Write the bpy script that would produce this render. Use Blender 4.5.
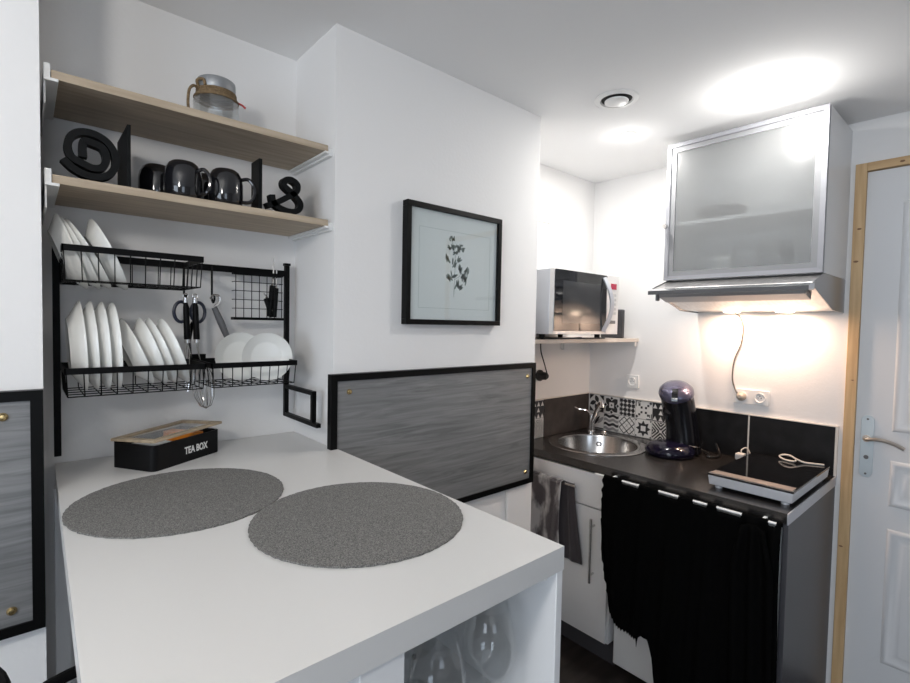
import bpy, bmesh, math, random
from mathutils import Vector, Matrix, Euler
random.seed(4)
PI = math.pi
S = bpy.context.scene
COL = S.collection
for o in list(bpy.data.objects): bpy.data.objects.remove(o)

# ---------------------------------------------------------------- camera
M = ((0.7518184, -0.010069, 0.65929334), (-0.65909191, -0.04052421, 0.7509698), (0.01915583, -0.99912782, -0.03710324))
cd = bpy.data.cameras.new('camera'); cam = bpy.data.objects.new('camera', cd); COL.objects.link(cam)
cd.sensor_width = 36; cd.lens = 491.08 * 36 / 910; cd.clip_start = .02
R = Matrix([[M[i][0], -M[i][1], -M[i][2]] for i in range(3)]).to_4x4()
cam.matrix_world = Matrix.Translation((0, 0, 1.42)) @ R
S.camera = cam
# ---------------------------------------------------------------- world, daylight, exposure
S.view_settings.view_transform = 'Standard'; S.view_settings.look = 'None'; S.view_settings.gamma = 1
S.view_settings.exposure = 0.36
w = bpy.data.worlds.new('world'); S.world = w; w.use_nodes = True
w.node_tree.nodes['Background'].inputs[0].default_value = (.62, .78, 1, 1)
w.node_tree.nodes['Background'].inputs[1].default_value = 1.0
def area_light(name, loc, target, sx, sy, power, color, spread=PI):
    l = bpy.data.lights.new(name, 'AREA'); l.shape = 'RECTANGLE'; l.size = sx; l.size_y = sy
    l.energy = power; l.color = color; l.spread = spread
    o = bpy.data.objects.new(name, l); COL.objects.link(o); o.location = loc
    o.rotation_euler = (Vector(target) - Vector(loc)).to_track_quat('-Z', 'Y').to_euler(); return o
area_light('daylight_left', (-2.44, -.5, 1.35), (0, -.5, 1.35), 1.7, 1.5, 27, (.82, .90, 1))
area_light('daylight_back', (-.6, -2.64, 1.35), (-.6, 0, 1.35), 1.1, 1.4, 7, (.80, .89, 1))
CEIL, FLOOR = 2.261, -.09

# ---------------------------------------------------------------- materials
def nodes(name):
    m = bpy.data.materials.new(name); m.use_nodes = True
    return m, m.node_tree, m.node_tree.nodes['Principled BSDF']
def mat(name, col, rough=.5, metal=0, spec=.5, noise=0, nscale=(8, 8, 8), bump=0, bscale=60, coat=0, emit=None, est=0, col2=None, sheen=0):
    m, t, b = nodes(name)
    b.inputs['Base Color'].default_value = (*col, 1); b.inputs['Roughness'].default_value = rough
    b.inputs['Metallic'].default_value = metal; b.inputs['Specular IOR Level'].default_value = spec
    b.inputs['Coat Weight'].default_value = coat; b.inputs['Sheen Weight'].default_value = sheen
    if emit: b.inputs['Emission Color'].default_value = (*emit, 1); b.inputs['Emission Strength'].default_value = est
    tc = t.nodes.new('ShaderNodeTexCoord')
    if noise or col2:
        mp = t.nodes.new('ShaderNodeMapping'); mp.inputs['Scale'].default_value = nscale
        n = t.nodes.new('ShaderNodeTexNoise'); n.inputs['Scale'].default_value = 1; n.inputs['Detail'].default_value = 6
        r = t.nodes.new('ShaderNodeValToRGB'); r.color_ramp.elements[0].position = .35; r.color_ramp.elements[1].position = .65
        c2 = col2 or tuple(c * (1 - noise) for c in col)
        r.color_ramp.elements[0].color = (*c2, 1); r.color_ramp.elements[1].color = (*col, 1)
        t.links.new(tc.outputs['Object'], mp.inputs[0]); t.links.new(mp.outputs[0], n.inputs['Vector'])
        t.links.new(n.outputs['Fac'], r.inputs[0]); t.links.new(r.outputs[0], b.inputs['Base Color'])
    if bump:
        n2 = t.nodes.new('ShaderNodeTexNoise'); n2.inputs['Scale'].default_value = bscale; n2.inputs['Detail'].default_value = 3
        bp = t.nodes.new('ShaderNodeBump'); bp.inputs['Strength'].default_value = bump; bp.inputs['Distance'].default_value = .003
        t.links.new(tc.outputs['Object'], n2.inputs['Vector']); t.links.new(n2.outputs['Fac'], bp.inputs['Height']); t.links.new(bp.outputs[0], b.inputs['Normal'])
    return m
M_wall = mat('white_wall_paint', (.83, .82, .81), .85, bump=.15, bscale=90)
M_ceil = mat('white_ceiling_paint', (.88, .88, .88), .9, bump=.1)
M_floor = mat('dark_floor', (.045, .035, .03), .4, noise=.5, nscale=(3, 30, 3))
M_white = mat('white_laminate', (.78, .78, .78), .35)
M_table = mat('white_tabletop', (.66, .65, .635), .28)
M_dimwall = mat('dimmed_unseen_wall', (.40, .385, .37), .85)  # unseen rear walls darkened to cut bounced light in the alcove
M_gap = mat('dark_gap', (.02, .02, .02), .8)
M_oak = mat('pale_oak', (.50, .41, .305), .55, col2=(.38, .30, .215), nscale=(5, 60, 60), bump=.1, bscale=40)
M_pine = mat('pine', (.68, .47, .25), .5, col2=(.55, .35, .17), nscale=(60, 60, 4), bump=.05)
M_pineh = mat('pine_horizontal', (.68, .47, .25), .5, col2=(.55, .35, .17), nscale=(60, 4, 60), bump=.05)
M_knot = mat('pine_knot', (.22, .11, .05), .6)
M_black = mat('black_powder_coat', (.003, .003, .0033), .45, spec=.12)
M_iron = mat('black_cast_metal', (.004, .0045, .005), .5, spec=.15)
M_blackwood = mat('black_frame_paint', (.003, .003, .003), .4, spec=.15)
M_mug = mat('black_glaze', (.010, .010, .012), .12, coat=.5)
M_plate = mat('white_porcelain', (.80, .80, .77), .18)
M_steel = mat('stainless_steel', (.62, .61, .60), .2, 1)
M_brush = mat('brushed_steel', (.60, .59, .58), .33, 1, noise=.15, nscale=(2, 90, 90))
M_chrome = mat('chrome', (.75, .75, .76), .08, 1)
M_alu = mat('satin_aluminium', (.60, .61, .65), .35, .6)
M_counter = mat('dark_laminate', (.020, .018, .017), .26, spec=.9, noise=.3, nscale=(20, 20, 20), bump=.05, bscale=200)
M_splash = mat('dark_slate_laminate', (.014, .014, .015), .4, spec=.25, col2=(.007, .007, .0075), nscale=(18, 18, 18))
M_side = mat('graphite_panel', (.075, .073, .08), .4)
M_seal = mat('cream_edging', (.70, .66, .60), .5)
M_tilew = mat('tile_white', (.72, .71, .69), .35)
M_tileb = mat('tile_black', (.022, .022, .024), .35)
M_tileg = mat('tile_grey', (.30, .30, .30), .35)
M_plastic = mat('white_plastic', (.80, .80, .79), .3)
M_mwbody = mat('silver_microwave_paint', (.52, .54, .58), .35, .4)
M_mwface = mat('light_silver_paint', (.66, .65, .64), .35, .2)
M_dkglass = mat('dark_glass', (.012, .013, .015), .05)
M_hob = mat('black_ceramic_glass', (.006, .006, .007), .05, coat=.3)
M_hobbody = mat('silver_hob_body', (.62, .63, .66), .4, .2)
M_bronze = mat('brushed_bronze_strip', (.30, .26, .24), .35, .9)
M_cm = mat('midnight_blue_gloss', (.005, .004, .014), .14, spec=.4)
M_cmtop = mat('metallic_violet', (.12, .115, .18), .25, .6, coat=.6)
M_cloth = mat('black_cloth', (.0035, .0035, .0035), 1, spec=0)
M_towel = mat('grey_velvet_towel', (.50, .48, .47), .6, col2=(.07, .058, .062), nscale=(12, 15, 7), bump=1, bscale=220, sheen=.3)
for n_ in M_towel.node_tree.nodes:
    if n_.type == 'VALTORGB': n_.color_ramp.elements[0].position = .46; n_.color_ramp.elements[1].position = .60
M_brass = mat('brass', (.72, .53, .25), .25, 1)
M_cord = mat('grey_cord', (.10, .09, .08), .5)
M_blackcord = mat('black_cord', (.012, .012, .012), .45)
M_whitecord = mat('white_cord', (.72, .66, .58), .5)
M_rope = mat('jute_rope', (.25, .17, .09), .9, noise=.5, nscale=(200, 200, 200))
M_lid = mat('grey_metal_lid', (.30, .31, .32), .4, .4)
M_red = mat('red_sweet', (.5, .02, .02), .4)
M_orange = mat('orange_packet', (.75, .24, .02), .5)
M_boxblack = mat('black_painted_wood', (.004, .004, .0045), .5, spec=.15)
M_boxwood = mat('light_wood_lid', (.48, .38, .26), .5, noise=.3, nscale=(8, 60, 60))
M_letter = mat('white_lettering', (.72, .72, .70), .6)
M_greyplastic = mat('grey_plastic', (.12, .12, .125), .4)
M_darkblue = mat('dark_blue_plastic', (.02, .025, .05), .35)
M_paper = mat('pale_green_paper', (.64, .675, .675), .7)
M_paperline = mat('faint_print_line', (.42, .48, .475), .7)
M_leaf = mat('printed_leaf_green', (.20, .25, .235), .8)
M_display = mat('red_display', (.25, .01, .03), .2, emit=(.8, .05, .15), est=.12)
M_hoodcap = mat('polished_hood_steel', (.36, .36, .37), .30, 1)
M_filter = mat('hood_filter_grey', (.33, .33, .34), .35, .7)
M_door = mat('white_door_paint', (.74, .745, .755), .4)
M_shadowbox = mat('dark_interior', (.03, .03, .03), .8)
M_bowl = mat('dark_bowl', (.05, .05, .055), .4)

def panel_metal():                                    # grey streaked sheet
    m, t, b = nodes('streaked_grey_sheet')
    tc = t.nodes.new('ShaderNodeTexCoord'); mp = t.nodes.new('ShaderNodeMapping'); mp.inputs['Scale'].default_value = (3, 3, 55); mp.inputs['Rotation'].default_value = (0, .05, 0)
    n = t.nodes.new('ShaderNodeTexNoise'); n.inputs['Scale'].default_value = 1; n.inputs['Detail'].default_value = 8; n.inputs['Roughness'].default_value = .62; n.inputs['Distortion'].default_value = 1.2
    r = t.nodes.new('ShaderNodeValToRGB'); r.color_ramp.elements[0].position = .30; r.color_ramp.elements[0].color = (.15, .152, .155, 1)
    r.color_ramp.elements[1].position = .70; r.color_ramp.elements[1].color = (.30, .30, .30, 1)
    t.links.new(tc.outputs['Object'], mp.inputs[0]); t.links.new(mp.outputs[0], n.inputs['Vector']); t.links.new(n.outputs['Fac'], r.inputs[0]); t.links.new(r.outputs[0], b.inputs['Base Color'])
    b.inputs['Roughness'].default_value = .42; b.inputs['Metallic'].default_value = .25
    return m
M_sheet = panel_metal()
def woven():
    m, t, b = nodes('woven_grey_vinyl')
    tc = t.nodes.new('ShaderNodeTexCoord'); v = t.nodes.new('ShaderNodeTexVoronoi'); v.inputs['Scale'].default_value = 420
    n = t.nodes.new('ShaderNodeTexNoise'); n.inputs['Scale'].default_value = 520; n.inputs['Detail'].default_value = 2
    r = t.nodes.new('ShaderNodeValToRGB'); r.color_ramp.elements[0].position = .38; r.color_ramp.elements[0].color = (.085, .083, .08, 1)
    r.color_ramp.elements[1].position = .66; r.color_ramp.elements[1].color = (.27, .265, .25, 1)
    bp = t.nodes.new('ShaderNodeBump'); bp.inputs['Strength'].default_value = .8; bp.inputs['Distance'].default_value = .002
    t.links.new(tc.outputs['Object'], v.inputs['Vector']); t.links.new(tc.outputs['Object'], n.inputs['Vector'])
    t.links.new(n.outputs['Fac'], r.inputs[0]); t.links.new(r.outputs[0], b.inputs['Base Color'])
    t.links.new(v.outputs['Distance'], bp.inputs['Height']); t.links.new(bp.outputs[0], b.inputs['Normal']); b.inputs['Roughness'].default_value = .8
    return m
M_mat = woven()
def clear_glass(name, tint=(.96, .98, .98), refl=1.0, base=.045):
    m = bpy.data.materials.new(name); m.use_nodes = True; t = m.node_tree; t.nodes.clear()
    o = t.nodes.new('ShaderNodeOutputMaterial'); mx = t.nodes.new('ShaderNodeMixShader'); tr = t.nodes.new('ShaderNodeBsdfTransparent'); gl = t.nodes.new('ShaderNodeBsdfGlossy')
    lw = t.nodes.new('ShaderNodeLayerWeight'); lw.inputs[0].default_value = .5
    pw = t.nodes.new('ShaderNodeMath'); pw.operation = 'POWER'; pw.inputs[1].default_value = 4; t.links.new(lw.outputs['Facing'], pw.inputs[0])
    fr = t.nodes.new('ShaderNodeMath'); fr.operation = 'MULTIPLY_ADD'; fr.inputs[1].default_value = .5; fr.inputs[2].default_value = base; t.links.new(pw.outputs[0], fr.inputs[0])
    tr.inputs[0].default_value = (*tint, 1); gl.inputs['Roughness'].default_value = .03; gl.inputs[0].default_value = (refl, refl, refl, 1)
    t.links.new(fr.outputs[0], mx.inputs[0]); t.links.new(tr.outputs[0], mx.inputs[1]); t.links.new(gl.outputs[0], mx.inputs[2]); t.links.new(mx.outputs[0], o.inputs[0])
    return m
M_glass = clear_glass('clear_glass', (.985, .99, .99)); M_jar = clear_glass('thick_jar_glass', (.90, .91, .91), .85, .22); M_pglass = clear_glass('picture_glass', (.98, .99, .99))
def frosted():
    m = bpy.data.materials.new('frosted_glass'); m.use_nodes = True; t = m.node_tree; t.nodes.clear()
    o = t.nodes.new('ShaderNodeOutputMaterial'); m1 = t.nodes.new('ShaderNodeMixShader'); m2 = t.nodes.new('ShaderNodeMixShader')
    rf = t.nodes.new('ShaderNodeBsdfRefraction'); rf.inputs['Roughness'].default_value = .30; rf.inputs['IOR'].default_value = 1.02; rf.inputs[0].default_value = (.97, .98, .98, 1)
    df = t.nodes.new('ShaderNodeBsdfTranslucent'); df.inputs[0].default_value = (.85, .87, .87, 1)
    dd = t.nodes.new('ShaderNodeBsdfDiffuse'); dd.inputs[0].default_value = (.70, .71, .715, 1)
    gl = t.nodes.new('ShaderNodeBsdfGlossy'); gl.inputs['Roughness'].default_value = .3; fr = t.nodes.new('ShaderNodeFresnel'); fr.inputs[0].default_value = 1.45
    a = t.nodes.new('ShaderNodeMixShader'); a.inputs[0].default_value = .5
    m1.inputs[0].default_value = .24
    t.links.new(df.outputs[0], a.inputs[1]); t.links.new(dd.outputs[0], a.inputs[2])
    t.links.new(rf.outputs[0], m1.inputs[1]); t.links.new(a.outputs[0], m1.inputs[2])
    t.links.new(fr.outputs[0], m2.inputs[0]); t.links.new(m1.outputs[0], m2.inputs[1]); t.links.new(gl.outputs[0], m2.inputs[2]); t.links.new(m2.outputs[0], o.inputs[0])
    return m
M_frost = frosted(); M_frame = mat('grey_aluminium_frame', (.27, .275, .30), .45, .3)
def glow(name, col, st):
    m = bpy.data.materials.new(name); m.use_nodes = True; b = m.node_tree.nodes['Principled BSDF']
    b.inputs['Base Color'].default_value = (.8, .8, .8, 1); b.inputs['Emission Color'].default_value = (*col, 1); b.inputs['Emission Strength'].default_value = st; return m
M_bulb = glow('lit_bulb', (1, .98, .95), 14); M_warmbulb = glow('lit_warm_bulb', (1, .80, .58), 14)

# ---------------------------------------------------------------- helpers
def B(): return bmesh.new()
def box(bm, x0, x1, y0, y1, z0, z1, mi=0):
    v = [bm.verts.new((x, y, z)) for x in (x0, x1) for y in (y0, y1) for z in (z0, z1)]
    for f in ((0, 1, 3, 2), (4, 6, 7, 5), (0, 4, 5, 1), (2, 3, 7, 6), (0, 2, 6, 4), (1, 5, 7, 3)):
        bm.faces.new([v[i] for i in f]).material_index = mi
    return bm
def frame_axes(d):
    d = d.normalized(); a = Vector((0, 0, 1)) if abs(d.z) < .9 else Vector((1, 0, 0))
    u = d.cross(a).normalized(); return u, d.cross(u).normalized()
def tube(bm, pts, r, seg=8, closed=False, mi=0, flat=None):
    """round tube, or a flat bar when flat=(half_width, half_height, up)"""
    pts = [Vector(p) for p in pts]; n = len(pts); rings = []; u = None
    for i, p in enumerate(pts):
        if closed: d = pts[(i + 1) % n] - pts[i - 1]
        else: d = pts[min(i + 1, n - 1)] - pts[max(i - 1, 0)]
        d.normalize()
        if flat:
            up = Vector(flat[2]); s = d.cross(up).normalized(); up = s.cross(d).normalized()
            ring = [p + s * a * flat[0] + up * b * flat[1] for a, b in ((-1, -1), (1, -1), (1, 1), (-1, 1))]
        else:
            if u is None: u, v = frame_axes(d)
            u = (u - d * u.dot(d)).normalized(); v = d.cross(u)
            rr = r[i] if isinstance(r, (list, tuple)) else r
            ring = [p + (u * math.cos(2 * PI * k / seg) + v * math.sin(2 * PI * k / seg)) * rr for k in range(seg)]
        rings.append([bm.verts.new(q) for q in ring])
    m = len(rings[0])
    for i in range(n if closed else n - 1):
        a, b = rings[i], rings[(i + 1) % n]
        for k in range(m): bm.faces.new((a[k], a[(k + 1) % m], b[(k + 1) % m], b[k])).material_index = mi
    if not closed:
        bm.faces.new(rings[0][::-1]).material_index = mi; bm.faces.new(rings[-1]).material_index = mi
    return bm
def cyl(bm, p0, p1, r, seg=20, r2=None, mi=0): return tube(bm, [p0, p1], [r, r if r2 is None else r2], seg, mi=mi)
def lathe(bm, prof, c=(0, 0, 0), seg=40, rot=None, mi=0, sx=1, sy=1):
    c = Vector(c); rings = []
    for r, z in prof:
        if r < 1e-6: p = [Vector((0, 0, z))]
        else: p = [Vector((r * math.cos(2 * PI * k / seg) * sx, r * math.sin(2 * PI * k / seg) * sy, z)) for k in range(seg)]
        rings.append([bm.verts.new(((rot @ q) if rot else q) + c) for q in p])
    for a, b in zip(rings, rings[1:]):
        for k in range(seg):
            k2 = (k + 1) % seg
            q = [a[k % len(a)], a[k2 % len(a)], b[k2 % len(b)], b[k % len(b)]]
            s = []
            for x in q:
                if x not in s: s.append(x)
            if len(s) > 2: bm.faces.new(s).material_index = mi
    return bm
def prism(bm, poly, f, mi=0):
    """poly: 2-D points; f(a, b, side) -> 3-D point, side 0 or 1"""
    a = [bm.verts.new(f(x, y, 0)) for x, y in poly]; b = [bm.verts.new(f(x, y, 1)) for x, y in poly]; n = len(poly)
    bm.faces.new(a[::-1]).material_index = mi; bm.faces.new(b).material_index = mi
    for i in range(n): bm.faces.new((a[i], a[(i + 1) % n], b[(i + 1) % n], b[i])).material_index = mi
    return bm
def smooth_path(pts, k=6, closed=False):
    pts = [Vector(p) for p in pts]; n = len(pts); out = []
    for i in range(n if closed else n - 1):
        p0 = pts[i - 1] if (closed or i) else pts[0]; p1 = pts[i]; p2 = pts[(i + 1) % n]; p3 = pts[(i + 2) % n] if (closed or i + 2 < n) else pts[-1]
        for j in range(k):
            t = j / k
            out.append(.5 * ((2 * p1) + (p2 - p0) * t + (2 * p0 - 5 * p1 + 4 * p2 - p3) * t * t + (3 * p1 - p0 - 3 * p2 + p3) * t ** 3))
    if not closed: out.append(pts[-1])
    return out
def obj(name, bm, m, parent=None, local=False, bevel=0, angle=35, sol=0):
    bmesh.ops.recalc_face_normals(bm, faces=bm.faces)
    if parent and not local:
        off = Vector((0, 0, 0)); q = parent
        while q: off += q.location; q = q.parent
        bmesh.ops.translate(bm, verts=bm.verts, vec=-off)
    me = bpy.data.meshes.new(name); bm.to_mesh(me); bm.free()
    for x in (m if isinstance(m, (list, tuple)) else [m]): me.materials.append(x)
    for p in me.polygons: p.use_smooth = True
    me.set_sharp_from_angle(angle=math.radians(angle))
    o = bpy.data.objects.new(name, me); COL.objects.link(o); o.parent = parent
    if sol: s = o.modifiers.new('solid', 'SOLIDIFY'); s.thickness = sol; s.offset = 0
    if bevel: b = o.modifiers.new('bevel', 'BEVEL'); b.width = bevel; b.segments = 2; b.limit_method = 'ANGLE'
    return o
def tag(o, label, cat, group=None):
    o['label'] = label; o['category'] = cat
    if group: o['group'] = group
    return o
def thing(name, label, cat, loc, rz=0, group=None):
    o = bpy.data.objects.new(name, None); COL.objects.link(o); o.empty_display_size = .02
    o.location = loc; o.rotation_euler = (0, 0, rz); return tag(o, label, cat, group)
def struct(name, bm, m, parent=None, **k):
    o = obj(name, bm, m, parent, **k)
    if not parent: o['kind'] = 'structure'
    return o
def dup(root, loc, rot=None, label=None):
    r = root.copy(); COL.objects.link(r); r.location = loc
    if rot is not None: r.rotation_euler = rot
    if label: r['label'] = label
    for ch in list(root.children):
        c = ch.copy(); COL.objects.link(c); c.parent = r
        for g in list(ch.children):
            d = g.copy(); COL.objects.link(d); d.parent = c
    return r

# ================================================================ SETTING
XR, XL, YB, YK, YA, YP = 2.542, -2.4, -2.6, 1.67, 1.573, 1.30
struct('floor', box(B(), XL - .1, XR + .1, YB - .1, YK + .1, FLOOR - .05, FLOOR), M_floor)
bm = box(B(), XL - .1, XR + .1, YB - .1, YK + .1, CEIL, CEIL + .05)
struct('ceiling', bm, M_ceil)
bm = box(B(), XR, XR + .1, .451, YK + .1, FLOOR, CEIL)                     # hood wall with door opening
box(bm, XR, XR + .1, -.46, .451, 2.09, CEIL); box(bm, XR, XR + .1, YB, -.46, FLOOR, CEIL)
struct('wall_right', bm, M_wall)
struct('wall_kitchen', box(B(), 1.58, XR, YK, YK + .1, FLOOR, CEIL), M_wall)
struct('wall_center', box(B(), .673, 1.58, YP, YK + .1, FLOOR, CEIL), M_wall)
struct('wall_alcove', box(B(), .028, .673, YA, YK + .1, FLOOR, CEIL), M_wall)
struct('wall_left', box(B(), XL - .1, .028, YP, YK + .1, FLOOR, CEIL), M_wall)
bm = box(B(), XL - .1, XL, YB, -1.38, FLOOR, CEIL); box(bm, XL - .1, XL, .38, YP, FLOOR, CEIL)
box(bm, XL - .1, XL, -1.38, .38, FLOOR, .55); box(bm, XL - .1, XL, -1.38, .38, 2.15, CEIL)
struct('wall_far_left', bm, M_dimwall)
bm = box(B(), XL - .1, -1.18, YB - .1, YB, FLOOR, CEIL); box(bm, -.02, XR + .1, YB - .1, YB, FLOOR, CEIL)
box(bm, -1.18, -.02, YB - .1, YB, FLOOR, .6); box(bm, -1.18, -.02, YB - .1, YB, 2.1, CEIL)
struct('wall_back', bm, M_dimwall)
bm = B()
for y in (-1.38, -.525, .33): box(bm, XL - .036, XL - .002, y, y + .05, .55, 2.15)
for z in (.55, 2.1): box(bm, XL - .036, XL - .002, -1.38, .38, z, z + .05)
struct('window_1', bm, M_plastic)
bm = B()
for x in (-1.18, -.07): box(bm, x, x + .05, YB - .036, YB - .002, .6, 2.1)
for z in (.6, 2.05): box(bm, -1.18, -.02, YB - .036, YB - .002, z, z + .05)
struct('window_2', bm, M_plastic)
# white duct strip low on the wall end
struct('trim_1', box(B(), 1.42, 1.54, 1.288, 1.30, FLOOR, .80), M_wall, bevel=.003)

# door: pine frame, leaf with raised mouldings
bm = box(B(), XR - .012, XR + .09, .414, .451, FLOOR, 2.09); 
d1 = struct('door_1', bm, M_pine, bevel=.0015)
l = obj('lintel', box(B(), XR - .012, XR + .09, -.46, .4138, 2.058, 2.09), M_pineh, d1, bevel=.0015)
bm = B()
for y, z, r in ((.430, 1.83, .006), (.436, 1.70, .007), (.440, .53, .006), (.428, 1.22, .0035)):
    lathe(bm, [(0, .0135), (r * .6, .0135), (r, .012)], (XR, y, z), 16, Euler((0, -PI / 2, 0)).to_matrix(), sx=.6, sy=1.2)
lathe(bm, [(0, .0135), (.004, .0135), (.006, .012)], (XR, .31, 2.073), 16, Euler((0, -PI / 2, 0)).to_matrix(), sx=.7, sy=1.3)
obj('knots', bm, M_knot, d1)
obj('jamb', box(B(), XR - .012, XR + .09, -.46, -.425, FLOOR, 2.058), M_pine, d1, bevel=.0015)
XD = XR + .004
bm = box(B(), XD, XD + .04, -.423, .4135, FLOOR + .008, 2.055)
leaf = obj('door_leaf', bm, M_door, d1)
def moulding(y0, y1, z0, z1):
    bm = B()
    prof = [(0, 0), (.007, .006), (.014, .0075), (.020, .005), (.032, .001), (.050, .007), (.054, .007)]
    rings = []
    for ins, h in prof:
        rings.append([bm.verts.new((XD - .0005 - h, y, z)) for y, z in ((y0 - ins, z0 + ins), (y0 - ins, z1 - ins), (y1 + ins, z1 - ins), (y1 + ins, z0 + ins))])
    for a, b in zip(rings, rings[1:]):
        for k in range(4): bm.faces.new((a[k], a[(k + 1) % 4], b[(k + 1) % 4], b[k]))
    bm.faces.new(rings[-1])
    obj('door_panel', bm, M_door, d1, angle=50)
for z0, z1 in ((.105, .645), (.735, .915), (1.03, 1.92)):
    moulding(.302, .03, z0, z1); moulding(-.04, -.312, z0, z1)
bm = B(); N = 10; poly = []
for k in range(N + 1): a = PI * k / N; poly.append((.0205 * math.cos(a), 1.064 + .02 * math.sin(a)))
for k in range(N + 1): a = PI + PI * k / N; poly.append((.0205 * math.cos(a), .853 + .02 * math.sin(a)))
prism(bm, poly, lambda a, b, s: (XD - .001 - s * .007, .3745 + a, b))
pl = obj('handle_plate', bm, mat('satin_plate', (.62, .70, .74), .3, .5), leaf, bevel=.001)
bm = tube(B(), smooth_path([(XD - .008, .375, .990), (XD - .03, .375, .990), (XD - .045, .368, .992), (XD - .05, .33, .998), (XD - .05, .29, .990), (XD - .048, .258, .975)], 5), .0072, 10)
cyl(bm, (XD - .006, .375, .99), (XD - .016, .375, .99), .014, 18)
obj('handle_lever', bm, mat('satin_nickel', (.62, .56, .50), .28, 1), leaf)
bm = B()
for z in (1.068, .848): cyl(bm, (XD - .0085, .3745, z), (XD - .0095, .3745, z), .004, 12)
cyl(bm, (XD - .0085, .3745, .915), (XD - .0105, .3745, .915), .008, 16)
obj('keyhole_and_screws', bm, M_greyplastic, leaf)

# ================================================================ BAR TABLE
t = thing('bar_table', 'white bar table with thick top and open glass niche, filling the wall alcove', 'table', (.36, 1.0, FLOOR))
bm = prism(B(), [(.054, YA - .002), (.671, YA - .002), (.671, 1.3005), (.6555, 1.3005), (.6555, 1.2755), (.678, 1.2755), (.678, .484), (.038, .484)], lambda a, b, s: (a, b, 1.010 + .04 * s))
obj('tabletop', bm, M_table, t)
obj('side_panel', box(B(), .662, .678, .486, YP - .03, FLOOR, 1.009), M_white, t, bevel=.001)
obj('side_panel', box(B(), .290, .354, .487, YP - .02, FLOOR, 1.009), M_white, t, bevel=.001)
obj('back_panel', box(B(), .3545, .6615, .86, .874, FLOOR, 1.009), M_white, t)
obj('shelf', box(B(), .3545, .6615, .495, .8595, .722, .740), M_white, t)
obj('leg', box(B(), .050, .078, 1.49, 1.52, FLOOR, 1.009), M_white, t)
bm = cyl(B(), (.6615, .512, .992), (.653, .512, .992), .007, 14); box(bm, .651, .6615, .505, .519, .9925, 1.009)
obj('bracket', bm, M_plastic, t)

# wine glasses in the niche
def wine_glass(x, y, label, h=.205, zb=.7405, s=1):
    g = thing('wine_glass', label, 'glass', (x, y, zb), 0, 'wine glasses in the table niche')
    bm = lathe(B(), [(0, .0), (.036 * s, .0), (.036 * s, .0015), (.01, .004), (.004, .01)], seg=32)
    obj('foot', bm, M_glass, g, local=True, angle=60)
    obj('stem', cyl(B(), (0, 0, .0101), (0, 0, .072), .0038, 10), M_glass, g, local=True)
    out = [(0, .0725), (.012, .074), (.030, .084), (.042, .102), (.0465, .122), (.0455, .145), (.040, .175), (.034, h)]
    inn = [(r - .0012, z + .0006) for r, z in out[::-1]][:-1] + [(0, .0755)]
    obj('bowl', lathe(B(), [(r * s, z) for r, z in out + inn], seg=40), M_glass, g, local=True, angle=80)
    return g
wine_glass(.588, .568, 'empty balloon wine glass at the right, nearest the side panel')
wine_glass(.468, .562, 'empty balloon wine glass at the left front of the table niche', h=.2)
wine_glass(.530, .70, 'empty wine glass standing behind and between the two front ones', h=.19)

# placemats
def placemat(x, y, label, jag):
    bm = B(); n = 180; top = []; bot = []
    for k in range(n):
        a = 2 * PI * k / n; r = .1948 + .0005 * math.sin(k * 2.1 + jag) + random.uniform(-.0007, .0007)
        top.append(bm.verts.new((r * math.cos(a), r * math.sin(a), .0032))); bot.append(bm.verts.new((r * math.cos(a), r * math.sin(a), 0)))
    bm.faces.new(top); bm.faces.new(bot[::-1])
    for k in range(n): bm.faces.new((bot[k], bot[(k + 1) % n], top[(k + 1) % n], top[k]))
    o = obj('placemat', bm, M_mat); o.location = (x, y, 1.0502); tag(o, label, 'placemat', 'round woven placemats'); return o
placemat(.243, 1.117, 'round grey woven placemat nearer the black box and wall', 0)
placemat(.474, .803, 'round grey woven placemat nearer the front corner of the white table', 2)

# tea box
t = thing('tea_box', 'black wooden box lettered TEA BOX with a light wood framed lid', 'box', (.229, 1.341, 1.0503), math.radians(32))
W, D, Hh = .212, .134, .062
def rr(x0, x1, y0, y1, r, n=6):
    p = []
    for cx, cy, a0 in ((x1 - r, y0 + r, -90), (x1 - r, y1 - r, 0), (x0 + r, y1 - r, 90), (x0 + r, y0 + r, 180)):
        for k in range(n + 1): a = math.radians(a0 + 90 * k / n); p.append((cx + r * math.cos(a), cy + r * math.sin(a)))
    return p
def tray(bm, outp, inp, z0, zf, z1):
    o0 = [bm.verts.new((x, y, z0)) for x, y in outp]; o1 = [bm.verts.new((x, y, z1)) for x, y in outp]
    i1 = [bm.verts.new((x, y, z1)) for x, y in inp]; i0 = [bm.verts.new((x, y, zf)) for x, y in inp]; n = len(outp)
    bm.faces.new(o0[::-1]); bm.faces.new(i0)
    for k in range(n):
        j = (k + 1) % n
        for a, b in ((o0, o1), (o1, i1), (i1, i0)): bm.faces.new((a[k], a[j], b[j], b[k]))
    return bm
obj('box_body', tray(B(), rr(0, W, 0, D, .014), rr(.006, W - .006, .006, D - .006, .010), 0, .006, Hh), M_boxblack, t, local=True)
lidm = Matrix.Translation((0, D, Hh + .002)) @ Euler((math.radians(-2.6), math.radians(-1.8), 0)).to_matrix().to_4x4()
bm = B()
for a in ((-.002, W + .004, -D - .004, -D + .014), (-.002, W + .004, -.016, 0), (-.002, .014, -D + .014, -.016), (W - .012, W + .004, -D + .014, -.016)): box(bm, *a, 0, .007)
bm.transform(lidm); lid = obj('lid_frame', bm, M_boxwood, t, local=True, bevel=.001)
bm = box(B(), .014, W - .012, -D + .014, -.016, .002, .004); bm.transform(lidm); obj('lid_glass', bm, M_glass, lid, local=True)
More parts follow.
